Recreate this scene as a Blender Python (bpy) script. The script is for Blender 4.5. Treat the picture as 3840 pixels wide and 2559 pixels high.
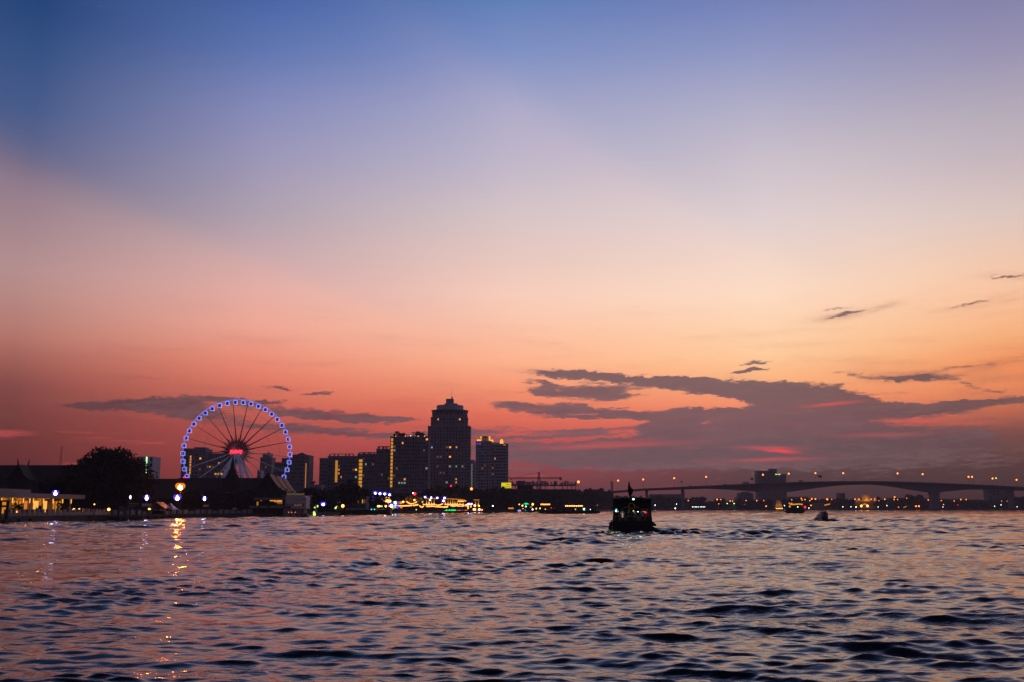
import bpy, bmesh, math, random
import numpy as np
from mathutils import Vector, Matrix
for o in list(bpy.data.objects): bpy.data.objects.remove(o)
SC = bpy.context.scene; COL = SC.collection
R = math.radians
# ------------------------------------------------------------------ camera
FPX, CX, CY, HOR, CAMH = 3733.0, 1920.0, 1279.5, 1904.0, 2.85
PITCH = math.atan((HOR - CY) / FPX); CP, SP = math.cos(PITCH), math.sin(PITCH)
cam_d = bpy.data.cameras.new('camera'); cam = bpy.data.objects.new('camera', cam_d); COL.objects.link(cam)
cam.location = (0, 0, CAMH); cam.rotation_euler = (math.pi / 2 + PITCH, 0, 0)
cam_d.sensor_width = 36; cam_d.lens = FPX / 3840 * 36; cam_d.clip_start = .1; cam_d.clip_end = 20000
SC.camera = cam
SC.view_settings.view_transform = 'Standard'; SC.view_settings.look = 'None'
SC.view_settings.exposure = 0; SC.view_settings.gamma = 1
SC.cycles.use_denoising = True
SC.cycles.max_bounces = 6; SC.cycles.diffuse_bounces = 2; SC.cycles.glossy_bounces = 3; SC.cycles.volume_bounces = 0
SC.cycles.transparent_max_bounces = 8; SC.cycles.sample_clamp_indirect = 12
SC.cycles.caustics_reflective = False; SC.cycles.caustics_refractive = False

def ray(px, py):
    xc, yc = (px - CX) / FPX, (CY - py) / FPX
    return Vector((xc, CP - yc * SP, SP + yc * CP))
def P(px, py, Y):                       # point seen at photo pixel (px,py) at forward distance Y
    d = ray(px, py); t = Y / d.y
    return Vector((d.x * t, Y, CAMH + d.z * t))
def PX(px, Y, py=1900): return P(px, py, Y).x
def PZ(py, Y): return P(CX, py, Y).z
def WY(py):                             # forward distance of a water line at row py
    d = ray(CX, py); return -CAMH / d.z * d.y
def azel(px, py):
    d = ray(px, py).normalized()
    return math.degrees(math.atan2(d.x, d.y)), math.degrees(math.asin(d.z))
def lin(c):
    return tuple(((v / 255) / 12.92 if v / 255 <= .04045 else ((v / 255 + .055) / 1.055) ** 2.4) for v in c)
# ------------------------------------------------------------------ node helper
class S:
    """A socket with arithmetic, to write shader maths as expressions."""
    def __init__(s, nt, k): s.nt, s.k = nt, k
    def _m(s, op, *a):
        n = s.nt.nodes.new('ShaderNodeMath'); n.operation = op
        for i, v in enumerate(a):
            if isinstance(v, S): s.nt.links.new(v.k, n.inputs[i])
            else: n.inputs[i].default_value = v
        return S(s.nt, n.outputs[0])
    def __add__(s, o): return s._m('ADD', s, o)
    def __radd__(s, o): return s._m('ADD', o, s)
    def __sub__(s, o): return s._m('SUBTRACT', s, o)
    def __rsub__(s, o): return s._m('SUBTRACT', o, s)
    def __mul__(s, o): return s._m('MULTIPLY', s, o)
    def __rmul__(s, o): return s._m('MULTIPLY', o, s)
    def __truediv__(s, o): return s._m('DIVIDE', s, o)
    def f(s, op, *a): return s._m(op, s, *a)
    def step(s, a, b):
        n = s.nt.nodes.new('ShaderNodeMapRange'); n.interpolation_type = 'SMOOTHSTEP'
        s.nt.links.new(s.k, n.inputs[0]); n.inputs[1].default_value = a; n.inputs[2].default_value = b
        return S(s.nt, n.outputs[0])
    def lerp01(s, a, b):
        n = s.nt.nodes.new('ShaderNodeMapRange'); n.interpolation_type = 'LINEAR'
        s.nt.links.new(s.k, n.inputs[0]); n.inputs[1].default_value = a; n.inputs[2].default_value = b
        return S(s.nt, n.outputs[0])
def ramp(nt, fac, stops, interp='LINEAR'):
    n = nt.nodes.new('ShaderNodeValToRGB'); cr = n.color_ramp; cr.interpolation = interp
    stops = sorted(stops)
    while len(cr.elements) < len(stops): cr.elements.new(.5)
    for i, (p, c) in enumerate(stops):
        cr.elements[i].position = min(max(p, 0), 1)
    for i, (p, c) in enumerate(stops):
        cr.elements[i].position = min(max(p, 0), 1); cr.elements[i].color = (*c[:3], 1)
    nt.links.new(fac.k, n.inputs[0]); return n.outputs[0]
def mixc(nt, fac, a, b, mode='MIX'):
    n = nt.nodes.new('ShaderNodeMix'); n.data_type = 'RGBA'; n.blend_type = mode
    for i, v in ((0, fac), (6, a), (7, b)):
        if isinstance(v, S): nt.links.new(v.k, n.inputs[i])
        elif hasattr(v, 'node'): nt.links.new(v, n.inputs[i])
        elif i == 0: n.inputs[i].default_value = v
        else: n.inputs[i].default_value = (*v[:3], 1)
    return n.outputs[2]
# ------------------------------------------------------------------ world: dusk sky with cloud banks
world = bpy.data.worlds.new('World'); SC.world = world; world.use_nodes = True
nt = world.node_tree; nt.nodes.clear()
tc = nt.nodes.new('ShaderNodeTexCoord'); sep = nt.nodes.new('ShaderNodeSeparateXYZ')
nt.links.new(tc.outputs['Generated'], sep.inputs[0])
sx, sy, sz = (S(nt, sep.outputs[i]) for i in range(3))
DEG = 180 / math.pi
AZ = sx.f('ARCTAN2', sy) * DEG
EL = sz.f('ARCSINE') * DEG
SKY = {
 60:  [(0,(40,70,122)),(200,(52,80,130)),(400,(68,88,135)),(600,(100,100,132)),(800,(140,121,135)),(1000,(170,136,138)),(1100,(176,131,126)),(1250,(178,117,107)),(1350,(158,95,89)),(1450,(132,76,75)),(1610,(112,64,65)),(1750,(102,58,62)),(1880,(88,50,56))],
 960: [(0,(76,103,168)),(200,(100,120,178)),(400,(135,140,186)),(600,(158,152,184)),(800,(179,163,175)),(950,(207,172,172)),(1100,(231,173,163)),(1220,(240,166,146)),(1350,(234,137,114)),(1450,(219,116,98)),(1600,(178,84,80)),(1750,(150,72,74)),(1880,(115,60,66))],
 1920:[(0,(98,127,185)),(200,(130,146,196)),(400,(168,168,201)),(600,(190,182,202)),(800,(215,196,198)),(1000,(235,200,190)),(1100,(247,205,188)),(1200,(252,198,172)),(1350,(255,180,143)),(1450,(246,150,115)),(1555,(226,114,93)),(1660,(190,86,88)),(1760,(145,76,82)),(1860,(112,68,76))],
 2880:[(0,(118,131,185)),(200,(146,153,195)),(400,(178,175,200)),(600,(206,194,204)),(800,(228,210,210)),(950,(243,216,202)),(1100,(255,221,196)),(1220,(255,212,176)),(1330,(255,203,156)),(1420,(252,182,132)),(1510,(245,148,112)),(1590,(222,110,96)),(1660,(140,84,86)),(1750,(98,75,80)),(1880,(84,64,72))],
 3780:[(0,(136,133,173)),(200,(156,150,180)),(400,(180,171,186)),(600,(200,184,190)),(800,(222,199,192)),(1000,(244,200,172)),(1100,(250,196,160)),(1250,(248,178,128)),(1350,(243,150,100)),(1450,(232,138,95)),(1530,(195,108,84)),(1620,(122,80,78)),(1750,(92,68,70)),(1880,(78,58,65))],
}
EMAX = 90.0
def elp(e): return max(e, 0) / EMAX
zen = [(33.5, (74, 88, 128)), (40, (42, 50, 80)), (55, (23, 28, 46)), (90, (12, 15, 27))]
cols = []
for px, st in SKY.items():
    a = azel(px, 1300)[0]
    stops = [(elp(azel(px, y)[1]), lin(c)) for y, c in st]
    w = (px - 60) / 3720
    stops += [(elp(e), lin(tuple(v * (.9 + .3 * w) for v in c))) for e, c in zen]
    cols.append((a, stops))
def side(c): return [(elp(e), lin(v)) for e, v in c]
cols.append((80, side([(0,(70,55,65)),(6,(110,80,80)),(14,(150,115,110)),(25,(110,105,130)),(45,(50,64,110)),(90,(20,30,62))])))
cols.append((-80, side([(0,(60,45,58)),(6,(75,55,68)),(14,(70,60,80)),(25,(45,55,90)),(45,(30,45,85)),(90,(20,30,62))])))
cols.append((180, side([(0,(40,40,56)),(8,(55,52,72)),(18,(52,54,82)),(40,(32,41,74)),(90,(20,30,62))])))
cols.append((-180, cols[-1][1]))
cols.sort(key=lambda c: c[0])
# soft crepuscular wedges fanning out of the set sun
SUN = azel(2950, 1690)
elf = EL.f('MAXIMUM', 0.0) * (1 / EMAX)
sky = None
for i, (a, st) in enumerate(cols):
    c = ramp(nt, elf, st)
    sky = c if sky is None else mixc(nt, AZ.lerp01(cols[i - 1][0], a), sky, c)
ang = (EL - SUN[1]).f('ARCTAN2', AZ - SUN[0]) * DEG          # 180 = left along the horizon, 90 = up
dist = ((EL - SUN[1]).f('POWER', 2.0) + (AZ - SUN[0]).f('POWER', 2.0)).f('SQRT')
noise_r = nt.nodes.new('ShaderNodeTexNoise'); noise_r.noise_dimensions = '1D'
nt.links.new((ang * .09).k, noise_r.inputs['W']); noise_r.inputs['Detail'].default_value = 2
ups = EL.step(4, 14) * EL.f('MULTIPLY', -1).step(-60, -26)
pinkw = ang.step(159.0, 163.2) * ang.f('MULTIPLY', -1).step(-178, -168) * dist.step(8, 24) * ups
bluew = ang.step(150, 159) * ang.f('MULTIPLY', -1).step(-162, -159.5) * dist.step(10, 26) * ups
rd = (EL - 24.2) + (AZ + .33) * .687                        # edge of the broad pale ray in the middle
ray2 = AZ.step(-12, 2) * AZ.f('MULTIPLY', -1).step(-24, -12) * ups
sky = mixc(nt, pinkw * .17, sky, lin((228, 176, 172)))
sky = mixc(nt, bluew * .08, sky, lin((120, 135, 185)))
sky = mixc(nt, rd.step(-1.5, 2.2) * rd.f('MULTIPLY', -1).step(-9, -1) * ray2 * .085, sky, lin((110, 140, 190)))
sky = mixc(nt, rd.f('MULTIPLY', -1).step(-1.5, 2.0) * rd.step(-8, -1) * ray2 * .075, sky, lin((240, 200, 200)))
# ---- clouds: soft ellipses (photo placement turned into directions) broken up by stretched noise
def noise3(scale, ku, kv, detail=6, rough=.55, off=0.0, warp=None):
    cb = nt.nodes.new('ShaderNodeCombineXYZ')
    u, v = AZ * ku + off, EL * kv
    if warp is not None: u = u + warp * .8; v = v + warp * .8
    nt.links.new(u.k, cb.inputs[0]); nt.links.new(v.k, cb.inputs[1]); cb.inputs[2].default_value = off
    n = nt.nodes.new('ShaderNodeTexNoise'); n.inputs['Scale'].default_value = scale; n.inputs['Detail'].default_value = detail
    n.inputs['Roughness'].default_value = rough
    nt.links.new(cb.outputs[0], n.inputs['Vector']); return S(nt, n.outputs['Fac'])
wp = noise3(.35, 1, 2.2, 3, .5, 7.0) - .5
wq = noise3(1.6, 1, 2.6, 4, .6, 21.0) - .5
UU = AZ + wp * 1.5 + wq * 1.1
VV = EL + wq * .55 + wp * .25
def blob(px, py, rx, ry, tilt=0, amp=1.0):
    a0, e0 = azel(px, py); a1 = azel(px + rx, py)[0]; e1 = azel(px, py - ry)[1]
    ra, re = abs(a1 - a0), abs(e1 - e0)
    t = R(tilt)
    du, dv = UU - a0, VV - e0
    p = (du * math.cos(t) + dv * math.sin(t)) * (1 / ra); q = (dv * math.cos(t) - du * math.sin(t)) * (1 / re)
    return ((p * p + q * q) * -1.0).f('EXPONENT') * amp
CLOUDS = [  # px, py, half width, half height, tilt, strength
 (2130,1404,150,11,-3,1.0),(2330,1420,260,14,-5,1.05),(2560,1438,220,18,-6,1.15),(2740,1452,230,24,-4,1.25),(2560,1425,110,9,0,.9),
 (2250,1468,130,26,0,1.2),(2060,1470,90,18,-8,.85),(2380,1486,110,12,4,.9),(2050,1436,80,11,-6,.8),
 (1960,1528,110,17,-8,1.0),(2110,1536,110,22,0,1.1),(2330,1552,150,17,-4,1.05),(2240,1566,200,8,0,.75),
 (3000,1480,200,34,-3,1.35),(2920,1500,230,40,-2,1.3),(3150,1502,90,13,-2,1.1),(3260,1500,30,8,0,1.0),
 (2620,1552,150,20,4,1.1),(2920,1575,300,42,0,1.3),(3260,1530,220,20,-3,1.2),(3480,1540,250,18,3,.95),
 (3700,1508,170,10,2,.9),(3560,1508,40,6,0,1.0),(3420,1418,140,13,-3,.55),(3410,1422,60,7,4,.8),(3200,1400,150,16,-10,.4),
 (3650,1372,260,24,4,.4),(3700,1460,220,18,-16,.45),(2540,1590,110,50,30,1.0),(2480,1600,90,30,0,.9),
 (2340,1660,330,26,4,.85),(2600,1690,500,60,3,1.2),(3200,1680,600,80,0,1.3),(2100,1720,500,40,0,.55),
 (2840,1384,60,8,4,1.0),(2790,1392,40,4,8,.8),(2850,1360,60,7,2,.8),
 (3160,1154,80,5,1,.58),(3170,1178,95,8,8,.66),(3640,1140,100,7,9,.56),(3800,1040,120,7,-6,.5),
 (480,1522,220,20,3,1.05),(620,1508,130,18,4,1.0),(700,1545,190,26,-6,1.0),(300,1526,70,8,-2,.8),(860,1500,130,11,-4,.85),(1000,1510,110,7,2,.7),
 (1200,1555,260,20,-5,1.0),(1420,1570,200,12,0,.8),(1300,1625,330,17,-2,.75),(1060,1600,180,14,0,.6),(1060,1458,65,6,-2,.95),(1190,1477,60,7,2,.9),
 (380,1572,110,9,0,.35),(560,1420,90,8,0,.25),(1780,1620,200,16,2,.6),(1760,1680,260,20,2,.7),
 (2560,1500,220,20,-5,-1.1),(2720,1520,110,10,-4,-.7),(3110,1517,85,8,4,-1.1),(2230,1596,240,12,3,-.5),(2300,1640,260,9,3,-.5),(2640,1580,90,14,10,-.4),
 (1620,1640,160,10,0,.5),(2020,1640,250,9,2,.6),(2200,1612,230,12,2,.6)]
acc = None
for c in CLOUDS:
    b = blob(*c); acc = b if acc is None else acc + b
nz = noise3(1.2, .42, 2.7, 8, .60, 3.0, wq)
nz2 = noise3(3.4, .45, 2.4, 6, .62, 13.0)
dens = acc.f('MINIMUM', 1.25) * 1.0 + (nz - .5) * 1.35 + (nz2 - .5) * .7
mask = dens.step(.24, .70)
ccol = ramp(nt, AZ.lerp01(-28, 28), [(0,lin((92,62,68))),(.3,lin((104,74,82))),(.55,lin((112,88,97))),(.75,lin((112,90,98))),(1,lin((100,76,80)))])
ccol = mixc(nt, (nz * .6 + nz2 * .4).step(.42, .62) * .34, ccol, lin((142, 108, 110)))
ccol = mixc(nt, dens.step(.6, 1.5) * .3, ccol, lin((100, 82, 90)))
cl_el = EL.f('MULTIPLY', -1).step(-40, -5.5)                # high wisps stay warmer
ccol = mixc(nt, (1.0 - cl_el) * .35, ccol, lin((150, 118, 118)))
smear = None
for c in [(3170,1178,130,16,8,.9),(3340,1146,150,10,14,.8),(3160,1154,110,9,1,.7),(3640,1140,150,14,9,.9),(3770,1134,140,9,9,.7),(3810,1040,150,14,-6,.9),(3440,1405,200,22,-7,.8),(3700,1372,260,24,5,.9),(3560,1460,240,14,-14,.8),(3380,1425,130,12,-2,.9),(3760,1420,200,16,4,.5),(3300,1660,700,60,0,.5),(560,1420,160,8,0,.5),(380,1570,160,9,0,.7),(1900,1640,260,12,2,.7),(1500,1600,300,14,-2,.6)]:
    b = blob(*c); smear = b if smear is None else smear + b
smear = smear * noise3(.8, .4, 2.2, 5, .55, 57.0).step(.30, .66)
sky = mixc(nt, smear.f('MINIMUM', 1.0) * .42, sky, ramp(nt, AZ.lerp01(-28, 28), [(0, lin((100, 66, 70))), (.6, lin((120, 84, 88))), (1, lin((165, 98, 84)))]))
wisps = noise3(.55, .30, 2.4, 7, .6, 31.0).step(.48, .78) * EL.step(2.5, 6) * EL.f('MULTIPLY', -1).step(-13, -8)
sky = mixc(nt, wisps * .20, sky, lin((150, 100, 98)))
sky = mixc(nt, mask * .92, sky, ccol)
# pink light leaking through the low bank
def glow(px, py, rx, ry, tilt, amp):
    a0, e0 = azel(px, py); ra, re = abs(azel(px + rx, py)[0] - a0), abs(azel(px, py - ry)[1] - e0); t = R(tilt)
    du, dv = AZ + wq * .5 - a0, EL + wq * .12 - e0
    p = (du * math.cos(t) + dv * math.sin(t)) * (1 / ra); q = (dv * math.cos(t) - du * math.sin(t)) * (1 / re)
    return ((p * p + q * q) * -1.0).f('EXPONENT') * amp
pk = noise3(.9, .22, 2.6, 5, .6, 44.0).step(.56, .74) * EL.step(.4, 2) * EL.f('MULTIPLY', -1).step(-7.5, -4.0) * AZ.f('MULTIPLY', -1).step(-22, 3)
sky = mixc(nt, pk * .55, sky, lin((205, 90, 92)))
sky = mixc(nt, glow(2925,1692,58,6,-6,.85).f('MINIMUM', 1.0), sky, lin((250, 78, 84)))
sky = mixc(nt, (glow(2880,1680,110,7,-2,.6) + glow(2900,1724,150,7,1,.6) + glow(3300,1632,170,8,0,.35) + glow(2280,1672,260,9,2,.6) + glow(3440,1577,90,8,3,.9) + glow(3120,1516,100,6,4,.9) + glow(3600,1590,150,5,0,.5)).f('MINIMUM', .9), sky, lin((205, 92, 92)))
# the sky seen through the river haze built below: keep its colours true at the horizon
HAZE_D = .00021
path = (EL.f('MAXIMUM', 1.2).f('MULTIPLY', math.pi / 180).f('SINE').f('POWER', -1.0) * 150.0).f('MINIMUM', 3300.0)
Tr = (path * -HAZE_D).f('EXPONENT').f('MAXIMUM', .4)
inv = Tr.f('POWER', -1.0)
sub = mixc(nt, 1.0, sky, mixc(nt, 1.0 - Tr, (0, 0, 0), (.085, .060, .085)), 'SUBTRACT')
cbn = nt.nodes.new('ShaderNodeCombineXYZ')
for i in range(3): nt.links.new(inv.k, cbn.inputs[i])
mul = nt.nodes.new('ShaderNodeVectorMath'); mul.operation = 'MULTIPLY'; nt.links.new(sub, mul.inputs[0]); nt.links.new(cbn.outputs[0], mul.inputs[1])
sky = mul.outputs[0]
bg = nt.nodes.new('ShaderNodeBackground'); outw = nt.nodes.new('ShaderNodeOutputWorld')
nt.links.new(sky, bg.inputs[0]); bg.inputs[1].default_value = 1.0; nt.links.new(bg.outputs[0], outw.inputs[0])
world.cycles.sampling_method = 'MANUAL'; world.cycles.sample_map_resolution = 512
# ------------------------------------------------------------------ builders
rnd = random.Random(11)
ORG = {}
def mat(name, rgb, rough=.8, var=.25, metal=0, scale=.6):
    m = bpy.data.materials.new(name); m.use_nodes = True; nt = m.node_tree; b = nt.nodes['Principled BSDF']
    n = nt.nodes.new('ShaderNodeTexNoise'); n.inputs['Scale'].default_value = scale; n.inputs['Detail'].default_value = 5
    tcn = nt.nodes.new('ShaderNodeTexCoord'); nt.links.new(tcn.outputs['Object'], n.inputs['Vector'])
    c = ramp(nt, S(nt, n.outputs['Fac']), [(.25, tuple(v * (1 - var) for v in rgb)), (.75, tuple(min(1, v * (1 + var)) for v in rgb))])
    nt.links.new(c, b.inputs['Base Color']); b.inputs['Roughness'].default_value = rough; b.inputs['Metallic'].default_value = metal
    return m
def emis(name, rgb, k, sample=False):
    m = bpy.data.materials.new(name); m.use_nodes = True; nt = m.node_tree; b = nt.nodes['Principled BSDF']
    b.inputs['Base Color'].default_value = (.02, .02, .02, 1); b.inputs['Emission Color'].default_value = (*rgb, 1); b.inputs['Emission Strength'].default_value = k
    m.cycles.emission_sampling = 'AUTO' if sample else 'NONE'
    return m
M = dict(
 concrete=mat('concrete', (.25, .24, .25)), dark=mat('dark_paint', (.03, .03, .034)), black=mat('black_paint', (.012, .012, .014)),
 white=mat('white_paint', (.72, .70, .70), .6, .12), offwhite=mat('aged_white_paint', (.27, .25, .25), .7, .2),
 tower=mat('tower_render', (.34, .32, .36), .85, .12, scale=.1), tower2=mat('grey_render', (.26, .25, .29), .85, .15, scale=.1), tower3=mat('pale_render', (.55, .54, .62), .8, .1, scale=.1),
 glass=mat('dark_glass', (.015, .018, .025), .15, .2), tile=mat('clay_roof_tile', (.60, .27, .17), .7, .25, scale=1.5), darktile=mat('dark_roof_tile', (.035, .03, .03), .8, .3),
 wood=mat('dark_wood', (.06, .045, .035), .7, .3), metal=mat('grey_metal', (.25, .26, .3), .45, .1, .6), steel=mat('white_steel', (.6, .6, .68), .4, .08),
 leaf=mat('leaf', (.045, .065, .03), .8, .5, scale=.4), leafdark=mat('dark_leaf', (.016, .022, .014), .85, .5, scale=.4), bark=mat('bark', (.05, .04, .03), .9, .3),
 bridge=mat('bridge_concrete', (.22, .21, .23), .9, .15, scale=.05), land=mat('bank_soil', (.06, .055, .05), .95, .4, scale=.1), stone=mat('quay_stone', (.07, .066, .065), .9, .4),
 hull=mat('hull_paint', (.02, .02, .024), .5, .3), red=mat('red_oxide_paint', (.22, .06, .05), .6, .3), ochre=mat('ochre_wall', (.55, .36, .14), .8, .15), green=mat('green_paint', (.05, .12, .07), .6, .2),
 yellow=mat('yellow_paint', (.55, .42, .06), .6, .2), rubber=mat('rubber', (.02, .02, .02), .9, .2), cream=mat('cream_curtain', (.5, .47, .4), .9, .15), gold=mat('gold_leaf', (.7, .42, .1), .4, .2, .6),
 skin=mat('skin', (.35, .2, .13), .6, .1), hair=mat('black_hair', (.015, .012, .01), .6, .1), spray=mat('water_spray', (.9, .86, .92), .9, .05), curtain=mat('drawn_curtain', (.16, .15, .17), .9, .3), teal=mat('teal_tarpaulin', (.06, .1, .12), .8, .3),
)
E = dict(
 blue=emis('blue_white_lamp', (.62, .60, 1), 14), bluec=emis('blue_flare_glow', (.05, .02, .9), 1.1), sodium=emis('sodium_lamp', (1, .23, .016), 300, True), sodiumc=emis('sodium_flare_glow', (1, .2, .01), 1.1),  # bluec and sodiumc glow as the coloured flare round the bulbs
 orange=emis('orange_lamp', (1, .24, .035), 4.5), amber=emis('amber_lamp', (1, .42, .09), 5), white=emis('white_lamp', (.9, 1, .95), 5), green=emis('green_lamp', (.5, 1, .45), 3), redl=emis('red_lamp', (1, .02, .03), 2.5),
 dim=emis('dim_orange_lamp', (1, .35, .12), 1.0), win=emis('warm_window', (1, .42, .03), .72), winpale=emis('pale_window', (.75, .95, .7), .30), windim=emis('dim_window', (1, .42, .12), .16), winhot=emis('bright_window', (1, .40, .055), 1.4),
 winblue=emis('blue_window', (.5, .6, 1), .8), gold=emis('gold_light', (1, .34, .07), 2.8), gold2=emis('soft_gold_light', (1, .35, .055), .9), tgoldb=emis('crown_gold', (1, .42, .05), 1.5), tgold=emis('floodlit_gold', (1, .27, .02), .42), gleds=emis('green_led', (.0, 1, .25), 1.6), gledc=emis('white_green_led', (.5, 1, .6), 4),
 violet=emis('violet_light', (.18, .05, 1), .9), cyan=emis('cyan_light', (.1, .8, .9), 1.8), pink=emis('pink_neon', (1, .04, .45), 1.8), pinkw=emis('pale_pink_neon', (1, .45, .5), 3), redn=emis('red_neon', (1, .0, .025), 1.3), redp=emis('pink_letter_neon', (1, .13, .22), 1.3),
 rim=emis('rim_led', (.22, .26, 1), .8), gframe=emis('gondola_led', (.26, .32, 1), 1.6), gcab=emis('gondola_glow', (.02, .015, .5), .35), leg=emis('leg_led', (.42, .36, .8), .12), sign=emis('yellow_backlit_sign', (.95, .80, .02), .85), signd=emis('dim_yellow_sign', (.8, .6, .2), .10),
 warmroom=emis('warm_room_window', (1, .33, .012), .60), hotroom=emis('bright_room_window', (1, .44, .07), 1.15), redroom=emis('orange_room_window', (1, .25, .02), .7), lightgreen=emis('lime_light', (.7, 1, .25), 1.4), leglow=emis('spoke_led', (.45, .45, .75), .10),
)
class MB:
    def __init__(s, mx=None): s.v, s.f, s.mx = [], [], mx
    def add(s, vs, fs):
        n = len(s.v)
        for v in vs:
            v = Vector(v); s.v.append(s.mx @ v if s.mx is not None else v)
        s.f += [tuple(i + n for i in f) for f in fs]; return s
    def box(s, x0, x1, y0, y1, z0, z1):
        return s.add([(x0,y0,z0),(x1,y0,z0),(x1,y1,z0),(x0,y1,z0),(x0,y0,z1),(x1,y0,z1),(x1,y1,z1),(x0,y1,z1)],
                     [(0,3,2,1),(4,5,6,7),(0,1,5,4),(1,2,6,5),(2,3,7,6),(3,0,4,7)])
    def prism(s, pts, z0, z1, axis='z'):
        n = len(pts)
        if axis == 'z': a = [(p[0], p[1], z0) for p in pts]; b = [(p[0], p[1], z1) for p in pts]
        elif axis == 'y': a = [(p[0], z0, p[1]) for p in pts]; b = [(p[0], z1, p[1]) for p in pts]
        else: a = [(z0, p[0], p[1]) for p in pts]; b = [(z1, p[0], p[1]) for p in pts]
        return s.add(a + b, [tuple(range(n))[::-1], tuple(range(n, 2 * n))] + [(i, (i + 1) % n, n + (i + 1) % n, n + i) for i in range(n)])
    def tube(s, p0, p1, r0, r1=None, n=6):
        p0, p1 = Vector(p0), Vector(p1); r1 = r0 if r1 is None else r1
        d = (p1 - p0).normalized(); a = d.orthogonal().normalized(); b = d.cross(a)
        vs = [p + (a * math.cos(6.2832 * i / n) + b * math.sin(6.2832 * i / n)) * r for p, r in ((p0, r0), (p1, r1)) for i in range(n)]
        return s.add(vs, [tuple(range(n))[::-1], tuple(range(n, 2 * n))] + [(i, (i + 1) % n, n + (i + 1) % n, n + i) for i in range(n)])
    def path(s, pts, r, n=6, closed=False):
        pts = [Vector(p) for p in pts]; L = len(pts); vs = []; rr = r if isinstance(r, (list, tuple)) else [r] * L
        ref = None
        for i, p in enumerate(pts):
            q0 = pts[(i - 1) % L] if (closed or i) else p; q1 = pts[(i + 1) % L] if (closed or i < L - 1) else p
            d = (q1 - q0).normalized()
            if ref is None: ref = d.orthogonal().normalized()
            a = (ref - d * ref.dot(d)).normalized(); ref = a; b = d.cross(a)
            vs += [p + (a * math.cos(6.2832 * k / n) + b * math.sin(6.2832 * k / n)) * rr[i] for k in range(n)]
        fs = [(i * n + k, i * n + (k + 1) % n, ((i + 1) % L) * n + (k + 1) % n, ((i + 1) % L) * n + k) for i in range(L if closed else L - 1) for k in range(n)]
        if not closed: fs += [tuple(range(n))[::-1], tuple(range((L - 1) * n, L * n))]
        return s.add(vs, fs)
    def lathe(s, prof, c, n=12):
        c = Vector(c); vs = []; m = len(prof)
        for r, z in prof: vs += [c + Vector((r * math.cos(6.2832 * k / n), r * math.sin(6.2832 * k / n), z)) for k in range(n)]
        return s.add(vs, [(i * n + k, i * n + (k + 1) % n, (i + 1) * n + (k + 1) % n, (i + 1) * n + k) for i in range(m - 1) for k in range(n)] + [tuple(range(n))[::-1], tuple(range((m - 1) * n, m * n))])
    def ball(s, c, r, n=8, sz=1.0):
        m = max(4, n // 2 + 1)
        return s.lathe([(max(r * math.sin(math.pi * i / m), r * .02), -r * sz * math.cos(math.pi * i / m)) for i in range(m + 1)], c, n)
    def grid(s, rows):
        n = len(rows[0]); vs = [p for r in rows for p in r]
        return s.add(vs, [(i * n + k, i * n + k + 1, (i + 1) * n + k + 1, (i + 1) * n + k) for i in range(len(rows) - 1) for k in range(n - 1)])
    def build(s, name, m, parent=None, smooth=False, label=None, solid=None):
        me = bpy.data.meshes.new(name); o0 = ORG.get(parent.name, Vector()) if parent else Vector()
        me.from_pydata([tuple(v - o0) for v in s.v], [], s.f); me.materials.append(m)
        if smooth: me.polygons.foreach_set('use_smooth', [True] * len(me.polygons))
        me.update()
        o = bpy.data.objects.new(name, me); COL.objects.link(o)
        if solid:
            md = o.modifiers.new('thickness', 'SOLIDIFY'); md.thickness = solid; md.offset = 0
        if parent: o.parent = parent; ORG[o.name] = o0
        else: ORG[o.name] = Vector()
        if label: o['label'] = label
        return o
def tag(o, label, cat, group=None, kind=None):
    o['label'] = label
    if cat: o['category'] = cat
    if group: o['group'] = group
    if kind: o['kind'] = kind
    return o
def thing(name, label, cat, loc, group=None):
    o = bpy.data.objects.new(name, None); COL.objects.link(o); o.location = loc; o.empty_display_size = .5
    ORG[o.name] = Vector(loc); return tag(o, label, cat, group)
def struct(mb, name, m, label):
    o = mb.build(name, m); o['kind'] = 'structure'; o['label'] = label; return o
def frame(loc, yaw): return Matrix.Translation(Vector(loc)) @ Matrix.Rotation(yaw, 4, 'Z')
def dup(root, loc, label=None, scale=None, rotz=None):
    r = root.copy(); COL.objects.link(r); r.location = loc; ORG[r.name] = Vector(loc)
    if scale: r.scale = scale
    if rotz is not None: r.rotation_euler = (0, 0, rotz)
    if label: r['label'] = label
    for ch in list(root.children):
        c = ch.copy(); COL.objects.link(c); c.parent = r
        for g in list(ch.children):
            d = g.copy(); COL.objects.link(d); d.parent = c
    return r
def hit(px, A, B):                      # point of the ground line A-B seen in photo column px
    d = ray(px, 1900); ax, ay, bx, by = A[0], A[1], B[0], B[1]
    den = (bx - ax) * d.y - (by - ay) * d.x
    u = (ay * d.x - ax * d.y) / den
    return Vector((ax + (bx - ax) * u, ay + (by - ay) * u, 0)), u
# left bank waterline, photo rows read off the picture
BANKPX = [(-260,1976),(0,1961),(200,1954.5),(330,1951.5),(500,1949),(640,1944.5),(800,1941.5),(1000,1939),(1160,1936),(1290,1931.5),(1480,1927.5),(1640,1925),(1800,1922.3),(2000,1920.5),(2150,1917.5),(2300,1913.4)]
BANK = [Vector((PX(px, WY(py), py), WY(py), 0)) for px, py in BANKPX]
def bankY(px):
    for (a, ya), (b, yb) in zip(BANKPX, BANKPX[1:]):
        if a <= px <= b: return WY(ya + (yb - ya) * (px - a) / (b - a))
    return WY(1912)
FARY = WY(1912.2)
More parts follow.
